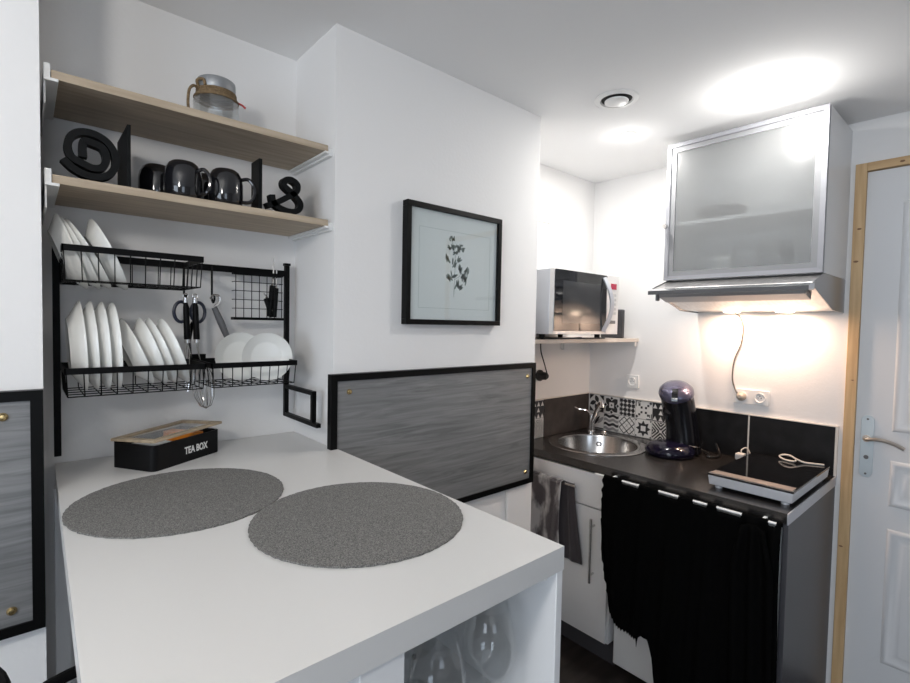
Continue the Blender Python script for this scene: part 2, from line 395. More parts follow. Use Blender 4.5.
for i, (x, c) in enumerate(((.035, M_plastic), (.075, M_letter), (.15, M_orange))):
    bm = box(B(), x - .016, x + .018, .016, D - .02, .012, .052 + (.012 if i == 2 else 0) * 1)
    bmesh.ops.rotate(bm, verts=bm.verts, cent=(x, .05, .03), matrix=Matrix.Rotation(.08 * (i - 1), 3, 'Z'))
    o = obj('tea_packet', bm, c, None, bevel=.002); o.location = t.location; o.rotation_euler = (0, 0, math.radians(32))
    tag(o, ('white tea packet at the left end inside the black box', 'pale tea packet in the middle of the black box', 'orange tea packet sticking up under the lid of the black box')[i], 'tea packet', 'tea packets in the black box')
def text_mesh(name, s, size, ext, m, parent, mtx, bold=0.0, sx=1.0):
    cu = bpy.data.curves.new(name, 'FONT'); cu.body = s; cu.size = size; cu.extrude = ext; cu.offset = bold; cu.align_x = 'CENTER'
    o = bpy.data.objects.new(name, cu); COL.objects.link(o); bpy.context.view_layer.update()
    me = bpy.data.meshes.new_from_object(o.evaluated_get(bpy.context.evaluated_depsgraph_get())); bpy.data.objects.remove(o)
    me.transform(mtx @ Matrix.Diagonal((sx, 1, 1, 1))); me.materials.clear(); me.materials.append(m)
    q = bpy.data.objects.new(name, me); COL.objects.link(q); q.parent = parent; return q
text_mesh('lettering', 'TEA BOX', .025, .0003, M_letter, t, Matrix.Translation((.128, -.0004, .021)) @ Matrix.Rotation(PI / 2, 4, 'X'), .0007, .72)

# bar stools tucked under the table
def stool(x, y, label):
    s = thing('bar_stool', label, 'stool', (x, y, FLOOR), 0, 'black metal bar stools')
    H0 = 1.018; r = .14
    arc = [(r * math.cos(a), r * math.sin(a), H0) for a in [math.radians(-10 + 200 * k / 24) for k in range(25)]]
    obj('back_rail', tube(B(), arc, .008, 10), M_black, s, local=True)
    for k in range(2, 23, 2):
        p = arc[k]; obj('spindle', cyl(B(), (p[0] * .97, p[1] * .97, H0 - .012), (p[0] * .86, p[1] * .86, .74), .005, 8), M_black, s, local=True)
    obj('seat', lathe(B(), [(0, .715), (.122, .715), (.134, .725), (.134, .738), (.122, .745), (0, .745)], seg=40), M_black, s, local=True)
    for a in (45, 135, 225, 315):
        c, q = math.cos(math.radians(a)), math.sin(math.radians(a))
        obj('leg', cyl(B(), (.10 * c, .10 * q, .715), (.13 * c, .13 * q, 0), .011, 10), M_black, s, local=True)
    obj('footrest', tube(B(), [(.121 * math.cos(2 * PI * k / 28), .121 * math.sin(2 * PI * k / 28), .25) for k in range(28)], .007, 8, True), M_black, s, local=True)
stool(.080, .702, 'black metal stool tucked under the left edge of the white table')
stool(-.165, .852, 'black metal stool in the bottom left corner below the left panel')

# ================================================================ FRAMED GREY BOARDS
def framed_board(x0, x1, z0, z1, label, studs, fw=.020):
    t = thing('framed_board', label, 'panel', ((x0 + x1) / 2, YP, z0), 0, 'framed grey metal boards')
    y0, y1 = 1.277, 1.2995
    bm = box(B(), x0, x1, y0, y1, z0, z0 + fw); box(bm, x0, x1, y0, y1, z1 - fw, z1)
    box(bm, x0, x0 + fw, y0, y1, z0 + fw, z1 - fw); box(bm, x1 - fw, x1, y0, y1, z0 + fw, z1 - fw)
    obj('frame', bm, M_blackwood, t)
    obj('metal_sheet', box(B(), x0 + fw, x1 - fw, y0 + .005, y1, z0 + fw, z1 - fw), M_sheet, t)
    for x, z in studs:
        obj('stud', lathe(B(), [(0, .007), (.005, .006), (.008, .002), (.0085, 0)], (x, y0 + .0048, z), 16, Euler((PI / 2, 0, 0)).to_matrix()), M_brass, t)
framed_board(.656, 1.562, .777, 1.266, 'wide grey streaked metal board in a black frame, beside the table', ((.716, 1.213), (1.515, 1.213), (1.515, .826), (.716, .826)))
framed_board(-.86, .0272, .786, 1.271, 'grey metal board in a black frame cut off by the left side of the photo', ((-.033, 1.222), (-.024, .836), (-.81, 1.215), (-.81, .842)))

# ================================================================ BOTANICAL PICTURE
t = thing('framed_picture', 'black framed botanical print hanging on the white wall above the grey board', 'picture', (1.12, YP, 1.417))
x0, x1, z0, z1 = .909, 1.340, 1.414, 1.808; y0, y1, fw = 1.272, 1.2995, .017
bm = box(B(), x0, x1, y0, y1, z0, z0 + fw); box(bm, x0, x1, y0, y1, z1 - fw, z1); box(bm, x0, x0 + fw, y0, y1, z0 + fw, z1 - fw); box(bm, x1 - fw, x1, y0, y1, z0 + fw, z1 - fw)
obj('frame', bm, M_blackwood, t, bevel=.001)
pr = obj('print', box(B(), x0 + fw, x1 - fw, y0 + .012, y1, z0 + fw, z1 - fw), M_paper, t)
yp = y0 + .0117
bm = B()
for a in ((x0 + .055, x1 - .05, z1 - .075, z1 - .0735), (x0 + .055, x1 - .05, z0 + .055, z0 + .0565), (x0 + .055, x0 + .0565, z0 + .055, z1 - .075), (x1 - .0515, x1 - .05, z0 + .055, z1 - .075)): box(bm, a[0], a[1], yp, yp + .0003, a[2], a[3])
obj('printed_line', bm, M_paperline, pr)
bm = B()
def q2(px, pz): return (x0 - .008 + (430 + px / 9.1 - 405) / 93 * .42, z1 - .012 - (225 + pz / 9.1 - 209 - (px / 9.1 + 25) * .1) / 113 * .385)
def leafp(px, pz, ang, ln, wd):
    cx, cz = q2(px, pz); pts = []
    for k in range(12):
        a = 2 * PI * k / 12; r = 1
        u, v = math.cos(a) * ln / 2, math.sin(a) * wd / 2 * (1 - .3 * math.cos(a))
        pts.append((cx + u * math.cos(ang) - v * math.sin(ang), cz + u * math.sin(ang) + v * math.cos(ang)))
    prism(bm, pts, lambda a, b, s: (a, yp + s * .0002, b))
cnt = 0
for px, pz, n, sp in ((178, 125, 9, 32), (175, 205, 14, 30), (225, 205, 14, 34), (268, 222, 14, 30), (222, 258, 7, 22), (268, 183, 3, 8)):
    for k in range(n): leafp(px + random.uniform(-sp, sp), pz + random.uniform(-sp, sp) * .55, random.uniform(0, PI), .012, .006)
for px, pz, n, base in ((150, 310, 5, 1.9), (210, 345, 6, 1.2), (255, 330, 4, .9), (270, 400, 8, 1.6), (330, 415, 7, 1.0), (300, 470, 8, 1.3), (165, 470, 7, 2.3), (215, 485, 4, .4), (240, 540, 6, 1.5), (270, 575, 6, .1), (305, 515, 5, 1.5)):
    for k in range(n): leafp(px + random.uniform(-18, 18), pz + random.uniform(-24, 24), base + random.uniform(-.5, .5), .023, .006)
st = [q2(*p) for p in ((178, 130), (195, 200), (215, 280), (215, 400), (212, 520), (208, 660))]
tube(bm, [(a, yp, b) for a, b in st], .0006, 4)
tube(bm, [(a, yp, b) for a, b in [q2(*p) for p in ((213, 500), (260, 470), (290, 400))]], .0006, 4)
tube(bm, [(a, yp, b) for a, b in [q2(*p) for p in ((215, 260), (240, 225), (268, 200))]], .0006, 4)
obj('printed_plant', bm, M_leaf, pr)
obj('picture_glass', box(B(), x0 + fw, x1 - fw, y0 + .0045, y0 + .006, z0 + fw, z1 - fw), M_pglass, t)

# ================================================================ ALCOVE SHELVES
def wall_shelf(z0, z1, yf, label):
    t = thing('wall_shelf', label, 'shelf', (.355, YA, z0), 0, 'pale wooden shelves in the alcove')
    obj('board', box(B(), .046, .660, yf, YA - .002, z0, z1), M_oak, t, bevel=.0008)
    # white hooked side brackets
    bm = box(B(), .034, .0452, yf - .004, YA - .002, z0 - .004, z1 + .010); box(bm, .034, .058, yf - .006, YA - .002, z0 - .0065, z0 - .0004); 
    box(bm, .034, .0375, yf, YA - .002, z0 - .052, z0 - .004)
    obj('bracket', bm, M_plastic, t, bevel=.001)
    bm = box(B(), .6605, .6725, yf - .004, YA - .002, z0 - .012, z0 + .010); box(bm, .648, .6725, yf - .006, YA - .002, z0 - .0065, z0 - .0004)
    obj('bracket', bm, M_plastic, t, bevel=.001)
wall_shelf(1.904, 1.922, 1.318, 'upper pale oak shelf of the alcove, glass jar on it')
wall_shelf(1.692, 1.710, 1.314, 'lower pale oak shelf of the alcove, holding black mugs')

# jar with rope
t = thing('glass_jar', 'small clear glass jar with grey lid and rope on the upper shelf', 'jar', (.392, 1.43, 1.9225))
prof = [(0, .0), (.050, .0), (.056, .004), (.057, .012), (.057, .062), (.053, .078), (.044, .086), (.043, .096)]
inn = [(max(r - .003, 0), z + .003) for r, z in prof[::-1]]; inn[-1] = (0, .004)
obj('jar_body', lathe(B(), prof + inn, seg=12), M_jar, t, local=True, angle=20)
lathe_l = [(0, .128), (.042, .128), (.046, .125), (.047, .120), (.047, .101), (.0445, .097), (.040, .097), (0, .1)]
obj('lid', lathe(B(), lathe_l, seg=40), M_lid, t, local=True)
bm = B()
for z, r in ((.0955, .0465), (.0895, .0470), (.0835, .0485), (.0778, .0525)):
    tube(bm, [(r * math.cos(2 * PI * k / 32), r * math.sin(2 * PI * k / 32), z) for k in range(32)], .0032, 8, True)
tube(bm, smooth_path([(-.048, -.012, .090), (-.058, -.018, .094), (-.070, -.022, .080), (-.074, -.024, .050), (-.073, -.025, .024), (-.076, -.028, .0045)], 5), .0035, 8)
tube(bm, smooth_path([(-.046, -.014, .093), (-.052, -.02, .108), (-.040, -.03, .112), (-.036, -.032, .098)], 5), .0038, 8)
obj('rope', bm, M_rope, t, local=True)
bm = tube(B(), [(.048, -.01, .086), (.062, -.014, .080), (.070, -.016, .074)], .0028, 8); obj('rope_end', bm, M_red, t, local=True)
jw = mat('pale_shell', (.75, .72, .68), .5)
for i, (x, y, z, r, m, lb) in enumerate(((-.02, -.02, .0155, .012, M_red, 'red sweet lying at the left in the glass jar'), (.002, -.03, .0165, .013, jw, 'pale shell at the front of the glass jar'), (.028, -.012, .0175, .014, jw, 'pale shell at the right side of the glass jar'), (-.004, .018, .0165, .013, jw, 'pale shell at the back of the glass jar'))):
    o = obj('sweet' if i == 0 else 'shell', lathe(B(), [(0, -r * .8), (r * .7, -r * .5), (r, 0), (r * .7, r * .5), (0, r * .8)], seg=14), m, angle=70)
    o.location = (.392 + x, 1.43 + y, 1.9225 + z - r * .15); tag(o, lb, 'jar filling', 'pieces in the glass jar')

# black bookends: @ and &
def bookend(name, label, loc, plate, base, pts, sxz, w, dep, closed=False):
    t = thing(name, label, 'bookend', loc, 0, 'black symbol bookends')
    obj('base_plate', box(B(), *base, 0, .0025), M_iron, t, local=True)
    obj('upright_plate', box(B(), *plate), M_iron, t, local=True, bevel=.0008)
    p = smooth_path([(x, 0, z) for x, z in pts], 6)
    obj('symbol', tube(B(), p, 0, flat=(w, dep, (0, 1, 0))), M_iron, t, local=True, angle=50)
S1 = lambda px, pz: ((px - 275) / 6.5 * .00179, (372 - pz) / 6.5 * .00216 + .0095)
at_pts = [S1(*p) for p in ((92, 268), (150, 315), (225, 345), (310, 350), (385, 320), (430, 250), (420, 165), (365, 100), (280, 70), (195, 78), (140, 120), (122, 185), (145, 245), (210, 275), (285, 295), (345, 275), (368, 215), (345, 155), (290, 135), (225, 130), (215, 175), (218, 235))]
bookend('bookend', 'black bookend with a cut-out @ sign at the left end of the shelf', (.116, 1.36, 1.7105), (.064, .071, -.015, .142, 0, .146), (-.05, .0638, -.02, .13), at_pts, 0, .0072, .012)
bm = B(); 
S2 = lambda px, pz: ((px - 790) / 5.056 * .0030, (318 - pz) / 5.056 * .0028 + .0085)
amp = [S2(*p) for p in ((716, 242), (728, 285), (785, 309), (838, 300), (852, 262), (820, 222), (775, 188), (776, 160), (806, 150), (836, 168), (832, 205), (790, 240), (735, 278), (692, 300))]
bookend('bookend', 'black bookend with a cut-out ampersand at the right end of the shelf', (.556, 1.36, 1.7105), (-.078, -.069, -.005, .055, 0, .142), (-.0688, .05, -.01, .05), amp, 0, .0075, .012)

# mugs (upside down)
def mug_proto(loc, rz, label):
    t = thing('mug', label, 'mug', loc, rz, 'black mugs upside down on the lower shelf')
    out = [(.034, 0), (.0375, .004), (.0395, .03), (.0395, .058), (.037, .074), (.031, .086), (.024, .0915), (.022, .0885), (0, .0885)]
    inn = [(0, .083), (.03, .078), (.035, .06), (.0355, .03), (.034, .003), (.034, 0)]
    obj('cup', lathe(B(), inn + out, seg=40), M_mug, t, local=True, angle=60)
    obj('handle', tube(B(), smooth_path([(.036, 0, .072), (.052, 0, .074), (.065, 0, .058), (.066, 0, .036), (.056, 0, .020), (.037, 0, .018)], 5), .0045, 8), M_mug, t, local=True)
    t.scale = (1.08, 1.08, 1.08)
    return t
mg = mug_proto((.304, 1.392, 1.7105), math.radians(-48), 'black upside-down mug in front, second from the left of the four')
dup(mg, (.262, 1.475, 1.7105), (0, 0, math.radians(100)), 'leftmost black upside-down mug, half behind its neighbour')
dup(mg, (.402, 1.385, 1.7105), (0, 0, math.radians(-25)), 'rightmost black upside-down mug, nearest the ampersand bookend')
dup(mg, (.366, 1.475, 1.7105), (0, 0, math.radians(60)), 'black upside-down mug at the back between the two front mugs')

# ================================================================ DISH RACK
t = thing('dish_rack', 'black metal wall rack with wire baskets above the table', 'rack', (.35, YA, 1.09))
def post(x, z0, z1):
    return box(B(), x - .007, x + .007, 1.533, 1.547, z0, z1)
obj('post', post(.059, 1.075, 1.605), M_black, t, bevel=.001); obj('post', post(.632, 1.112, 1.592), M_black, t, bevel=.001)
for x in (.059, .632):
    cyl_b = cyl(B(), (x, 1.547, 1.25), (x, YA, 1.25), .005, 10); obj('wall_fixing', cyl_b, M_black, t)
    obj('post_cap', box(B(), x - .009, x + .009, 1.5315, 1.5485, 1.6055 if x < .3 else 1.5925, 1.613 if x < .3 else 1.600), M_black, t)
    if x < .3: continue
    bm = box(B(), x - .007, x + .007, 1.335, 1.5325, 1.202, 1.214); box(bm, x - .007, x + .007, 1.305, 1.5325, 1.112, 1.124); box(bm, x - .007, x + .007, 1.335, 1.347, 1.124, 1.202)
    obj('foot_frame', bm, M_black, t, bevel=.0008)
obj('rail', box(B(), .0665, .6245, 1.534, 1.5465, 1.558, 1.576), M_black, t, bevel=.001)
def basket(x0, x1, y0, y1, zb, zt, n, name='basket', band=.014, ny=3, taper=.006):
    bm = B(); r = .0013
    for a in ((x0, x1, y0, y0 + .003), (x0, x1, y1 - .003, y1), (x0, x0 + .003, y0, y1), (x1 - .003, x1, y0, y1)): box(bm, *a, zt - band, zt)
    bx0, bx1, by0, by1 = x0 + taper, x1 - taper, y0 + taper * 1.3, y1 - .004
    for k in range(n + 1):
        s = k / n; xt = x0 + .003 + (x1 - x0 - .006) * s; xb = bx0 + (bx1 - bx0) * s
        tube(bm, [(xt, y0 + .002, zt - band * .6), (xb, by0, zb), (xb, by1, zb), (xt, y1 - .002, zt - band * .6)], r, 6)
    for k in range(1, ny + 1):
        y = y0 + (y1 - y0) * k / (ny + 1)
        for xt, xb in ((x0 + .002, bx0), (x1 - .002, bx1)): cyl(bm, (xt, y, zt - band * .6), (xb, y, zb), r, 6)
    tube(bm, [(bx0, by0, zb), (bx1, by0, zb), (bx1, by1, zb), (bx0, by1, zb)], r * 1.15, 6, True)
    for k in range(1, ny + 1): y = by0 + (by1 - by0) * k / (ny + 1); cyl(bm, (bx0, y, zb), (bx1, y, zb), r, 6)
    return obj(name, bm, M_black, t)
basket(.061, .337, 1.334, 1.531, 1.497, 1.573, 9)
basket(.064, .346, 1.347, 1.532, 1.242, 1.306, 9)
basket(.358, .585, 1.347, 1.532, 1.242, 1.306, 9)
# basket back plates linking to the posts
obj('basket_holder', box(B(), .352, .392, 1.531, 1.545, 1.292, 1.318), M_black, t)
obj('lower_rail', box(B(), .0665, .6245, 1.536, 1.545, 1.290, 1.300), M_black, t)
# cutlery grid box
bm = B()
for a in ((.462, .606, 1.505, 1.507), (.462, .606, 1.529, 1.531), (.462, .464, 1.507, 1.529), (.604, .606, 1.507, 1.529)): box(bm, *a, 1.552, 1.562)
box(bm, .460, .608, 1.503, 1.532, 1.418, 1.426)
for k in range(7): x = .466 + .0227 * k; cyl(bm, (x, 1.506, 1.556), (x, 1.506, 1.424), .0012, 6)
for k in range(1, 5): z = 1.426 + .026 * k; tube(bm, [(.463, 1.530, z), (.463, 1.506, z), (.605, 1.506, z), (.605, 1.530, z)], .0012, 6)
obj('cutlery_cage', bm, M_black, t)
for x in (.336, .408):
    obj('hook', tube(B(), smooth_path([(x, 1.5335, 1.574), (x, 1.5315, 1.560), (x, 1.531, 1.50), (x, 1.5305, 1.476), (x, 1.518, 1.466), (x, 1.506, 1.474), (x, 1.506, 1.484)], 4), .0028, 8), M_black, t)

# plates: axis of local mesh is +X, resting point is the origin
def plate_proto(r, name='plate'):
    prof = [(0, .004), (r * .6, .004), (r * .66, .006), (r * .97, .023), (r, .025), (r * .985, .0205), (r * .66, .001), (r * .62, -.003), (r * .58, 0), (0, 0)]
    bm = lathe(B(), prof, (0, 0, 0), 48, Euler((0, PI / 2, 0)).to_matrix())
    bmesh.ops.translate(bm, verts=bm.verts, vec=(0, 0, r)); return obj(name, bm, M_plate, angle=50)
big = plate_proto(.105); small = plate_proto(.088); sauc = plate_proto(.068)
used = set()
def put(pr, loc, rot, label, group):
    o = pr if pr.name not in used else pr.copy()
    if pr.name in used: COL.objects.link(o)
    used.add(pr.name); o.location = loc; o.rotation_euler = rot; tag(o, label, 'plate', group)
    return o
G1 = 'large white plates in the lower left basket'; G2 = 'small white plates in the lower left basket'; G3 = 'white plates leaning in the upper basket'
for i, (x, lb) in enumerate(((.085, 'leftmost'), (.106, 'second from the left'), (.128, 'third from the left'), (.149, 'fourth from the left'))):
    put(big, (x, 1.444, 1.2440), (0, math.radians(-3.5), 0), 'large white dinner plate upright in the lower rack basket, ' + lb, G1)
for i, (x, a, lb) in enumerate(((.222, -22, 'leftmost of the four'), (.250, -19, 'second of the four'), (.272, -20, 'third of the four'), (.300, -20, 'rightmost of the four'))):
    put(small, (x, 1.441, 1.2440), (0, math.radians(a), 0), 'small white plate leaning left in the lower rack basket, ' + lb, G2)
for i, (x, a, lb) in enumerate(((.090, -19, 'leftmost'), (.114, -25, 'second from the left'), (.136, -29, 'third from the left'), (.168, -24, 'rightmost, a gap before it'))):
    put(small, (x, 1.440, 1.476), (0, math.radians(a), 0), 'white plate leaning left in the upper rack basket, ' + lb, G3)
def rotplate(loc, yaw, lean): return (Matrix.Translation(loc) @ Matrix.Rotation(yaw, 4, 'Z') @ Matrix.Rotation(lean, 4, 'Y')).to_euler()
put(sauc, (.526, 1.420, 1.2440), rotplate((0, 0, 0), math.radians(-102), math.radians(-8)), 'white saucer at the right front of the small rack basket, facing out', 'white saucers in the small basket')
put(sauc, (.464, 1.462, 1.2440), rotplate((0, 0, 0), math.radians(-96), math.radians(-8)), 'white saucer behind and left of the other in the small rack basket', 'white saucers in the small basket')

# utensils hanging on the left hook
t = thing('scissors', 'dark blue handled scissors hanging on the rack rail', 'scissors', (.336, 1.50, 1.48))
bm = B()
for sx in (-1, 1):
    tube(bm, [(.348 + sx * .021 + .018 * math.cos(2 * PI * k / 20), 1.522, 1.437 + .028 * math.sin(2 * PI * k / 20)) for k in range(20)], .0045, 8, True)
obj('handles', bm, M_darkblue, t)
bm = B()
for sx in (-1, 1): prism(bm, [(.348 + sx * .012, 1.415), (.348 + sx * .004, 1.41), (.348 - sx * .006, 1.29), (.348 - sx * .001, 1.40)], lambda a, b, s, q=sx: (a, 1.520 + q * .0012 + s * .0015, b))
obj('blades', bm, M_steel, t)
def utensil(name, label, x, y, z1, head):
    t = thing(name, label, 'utensil', (x, y, z1))
    bm = tube(B(), [(x, y, z1), (x + .001, y, z1 - .012), (x + .004, y, z1 - .10)], [.0055, .0075, .0085], 12); obj('handle', bm, M_black, t)
    bm = cyl(B(), (x, y, z1 + .014), (x, y, z1 + .0001), .0062, 12); cyl(bm, (x + .004, y, z1 - .1001), (x + .0045, y, z1 - .110), .0075, 12)
    tube(bm, [(x + .006 * math.cos(a), y, z1 + .019 + .006 * math.sin(a)) for a in [2 * PI * k / 14 for k in range(14)]], .0012, 6, True)
    obj('ferrule', bm, M_steel, t)
    bm = B(); head(bm, x + .0045, y, z1 - .11); obj('head', bm, M_steel, t)
def whisk(bm, x, y, z):
    cyl(bm, (x, y, z), (x + .008, y, z - .05), .0022, 8)
    X0, Z0 = x + .008, z - .05
    for k in range(6):
        a = PI * k / 6; pts = [(X0, y, Z0)]
        for s in range(1, 12):
            q = s / 12; w_ = .026 * math.sin(PI * q) ** .8 * (1 if q < 2 else 0)
            ang = 2 * PI * q; rr_ = .028 * math.sin(PI * q)
            pts.append((X0 + .016 * (1 - math.cos(ang)) / 2 + .033 * math.sin(ang) * math.cos(a) * .9, y + .026 * math.sin(ang) * math.sin(a) * .9, Z0 - .135 * (1 - math.cos(ang)) / 2))
        tube(bm, pts, .0010, 5, True)
def fork(bm, x, y, z):
    for s in (-1, 1): tube(bm, [(x, y, z), (x + s * .005, y, z - .02), (x + s * .005, y, z - .10), (x + s * .001, y, z - .135)], .0016, 6)
utensil('whisk', 'wire balloon whisk with a black handle hanging from the rack hook', .355, 1.494, 1.462, whisk)
utensil('meat_fork', 'black handled two-wire kitchen fork hanging beside the whisk', .333, 1.500, 1.462, fork)
t = thing('peeler', 'grey handled peeler hanging from the right rack hook', 'peeler', (.42, 1.51, 1.47))
obj('handle', tube(B(), [(.410, 1.515, 1.452), (.427, 1.513, 1.410), (.446, 1.510, 1.362)], [.008, .010, .0085], 12), M_greyplastic, t)
obj('blade', tube(B(), smooth_path([(.410, 1.515, 1.453), (.424, 1.516, 1.468), (.424, 1.516, 1.484), (.410, 1.518, 1.487), (.400, 1.518, 1.476)], 4), .0035, 8), M_steel, t)
# cutlery in the cage
CL = ['black handled knife at the right of the cutlery cage, steel tip up', 'black handled spoon in the cutlery cage, tallest of the three', 'short black handled tool leaning left in the cutlery cage']
for i, (x, z0, z1, dx, tip) in enumerate(((.588, 1.428, 1.518, .004, 1.575), (.578, 1.430, 1.525, .010, 1.612), (.560, 1.428, 1.485, -.016, 1.500))):
    t = thing(('knife', 'spoon', 'corkscrew')[i], CL[i], 'cutlery', (x, 1.518, z0), 0, 'cutlery in the wire cage')
    y = 1.5165 + i * .0015
    obj('handle', tube(B(), [(x - dx, y, z0), (x, y, z1)], [.0065, .0085], 10), M_black, t)
    obj('tip', tube(B(), [(x, y, z1 + .0002), (x + .001, y, z1 + .006), (x + dx * .5, y, tip)], [.0055, .003, .002], 8), M_steel, t)

# ================================================================ KITCHENETTE
XF, Y0, CZ = 1.883, .466, .813
SCX, SCY, SR = 2.218, 1.40, .236
t = thing('worktop', 'dark laminate worktop with a metal end strip, running along the kitchen wall', 'worktop', (2.2, 1.06, .778))
bm = B(); x0, x1, y0, y1 = XF, XR - .002, Y0 + .004, YK - .002
angs = sorted([2 * PI * k / 64 for k in range(64)] + [math.atan2(y - SCY, x - SCX) % (2 * PI) for x in (x0, x1) for y in (y0, y1)])
ring = []
for a in angs:
    c, s = math.cos(a), math.sin(a)
    tt = min([((x1 if c > 0 else x0) - SCX) / c if abs(c) > 1e-9 else 9, ((y1 if s > 0 else y0) - SCY) / s if abs(s) > 1e-9 else 9])
    ring.append([bm.verts.new(p) for p in ((SCX + SR * c, SCY + SR * s, CZ), (SCX + tt * c, SCY + tt * s, CZ), (SCX + tt * c, SCY + tt * s, .778), (SCX + SR * c, SCY + SR * s, .778))])
for i in range(len(ring)):
    a, b = ring[i], ring[(i + 1) % len(ring)]
    for k in range(4): bm.faces.new((a[k], a[(k + 1) % 4], b[(k + 1) % 4], b[k]))
obj('worktop_slab', bm, M_counter, t, angle=30)
obj('end_strip', box(B(), XF - .001, XR - .002, Y0, Y0 + .0038, .776, CZ + .0005), M_alu, t)

# sink
t = thing('round_sink', 'round stainless steel sink set into the dark worktop', 'sink', (SCX, SCY, .70))
prof = [(.246, 0), (.246, .002), (.243, .0035), (.236, .004), (.214, .0025), (.203, .0035), (.198, .001), (.195, -.008), (.190, -.12), (.175, -.140), (.04, -.148), (0, -.149)]
bk = [(0, -.151), (.177, -.143), (.192, -.12), (.197, -.008), (.20, -.0), (.246, 0)]
obj('bowl', lathe(B(), prof + bk, (SCX, SCY, CZ + .0005), 64), mat('satin_sink_steel', (.58, .56, .54), .22, 1), t, angle=40)
bm = B(); c = Vector((SCX + .165, SCY + .092, CZ - .045)); d = Vector((-.87, -.49, 0))
tube(bm, [c + (d.cross(Vector((0, 0, 1))) * math.cos(a) + Vector((0, 0, 1)) * math.sin(a)) * .011 for a in [2 * PI * k / 18 for k in range(18)]], .0035, 8, True)
obj('overflow_ring', bm, M_greyplastic, t)
obj('drain', lathe(B(), [(.038, -.1475), (.038, -.144), (.03, -.1425), (0, -.1435)], (SCX, SCY, CZ), 24), M_chrome, t)
# faucet
fx, fy = 2.425, 1.572
t = thing('faucet', 'chrome mixer tap with a lever, behind the round sink', 'faucet', (fx, fy, CZ))
bm = lathe(B(), [(0, .0), (.026, 0), (.026, .006), (.02, .012), (.0185, .06), (.019, .10), (.014, .106), (0, .108)], (fx, fy, CZ + .0045), 24); obj('body', bm, M_chrome, t)
obj('lever', tube(B(), smooth_path([(fx - .005, fy + .004, CZ + .11), (fx - .012, fy + .03, CZ + .125), (fx - .03, fy + .06, CZ + .128), (fx - .04, fy + .085, CZ + .137)], 4), .0055, 10), M_chrome, t)
obj('spout', tube(B(), smooth_path([(fx, fy - .006, CZ + .06), (fx - .006, fy - .035, CZ + .125), (fx - .015, fy - .065, CZ + .175), (fx - .03, fy - .085, CZ + .180), (fx - .045, fy - .095, CZ + .155)], 5), [.013] * 12 + [.012] * 8 + [.0125], 12) if False else tube(B(), smooth_path([(fx, fy - .006, CZ + .06), (fx - .006, fy - .035, CZ + .125), (fx - .015, fy - .065, CZ + .175), (fx - .03, fy - .085, CZ + .180), (fx - .045, fy - .095, CZ + .155)], 5), .0125, 12), M_chrome, t)
tag(obj('soap_dish', lathe(B(), [(0, 0), (.018, 0), (.02, .006), (.014, .012), (.009, .02), (0, .022)], (2.425, 1.49, CZ + .0045), 20), M_steel), 'small steel knob standing at the sink rim beside the tap', 'sink fitting')

# splashback: dark panels
t = thing('splashback', 'dark slate coloured splashback panel behind the portable hob', 'splashback', (XR, .75, CZ))
obj('panel', box(B(), XR - .009, XR - .0005, .476, .797, CZ + .001, 1.018), M_splash, t)
obj('panel', box(B(), XR - .009, XR - .0005, .8035, 1.075, CZ + .001, 1.018), M_splash, t)
bm = box(B(), XR - .0095, XR - .0005, .797, .8035, CZ + .001, 1.018); box(bm, XR - .011, XR - .0005, .466, .4755, CZ + .001, 1.023); box(bm, XR - .011, XR - .0005, .4755, YK - .012, 1.0185, 1.023)
obj('edging', bm, M_seal, t)
t = thing('splashback', 'dark brown splashback panel on the side wall left of the tap', 'splashback', (2.33, YK, CZ))
obj('panel', box(B(), 2.113, XR - .012, YK - .009, YK - .0005, CZ + .001, 1.018), mat('dark_brown_laminate', (.05, .040, .036), .45, noise=.4, nscale=(20, 20, 20)), t)
obj('edging', box(B(), 1.60, XR - .012, YK - .011, YK - .0005, 1.0185, 1.023), M_seal, t)

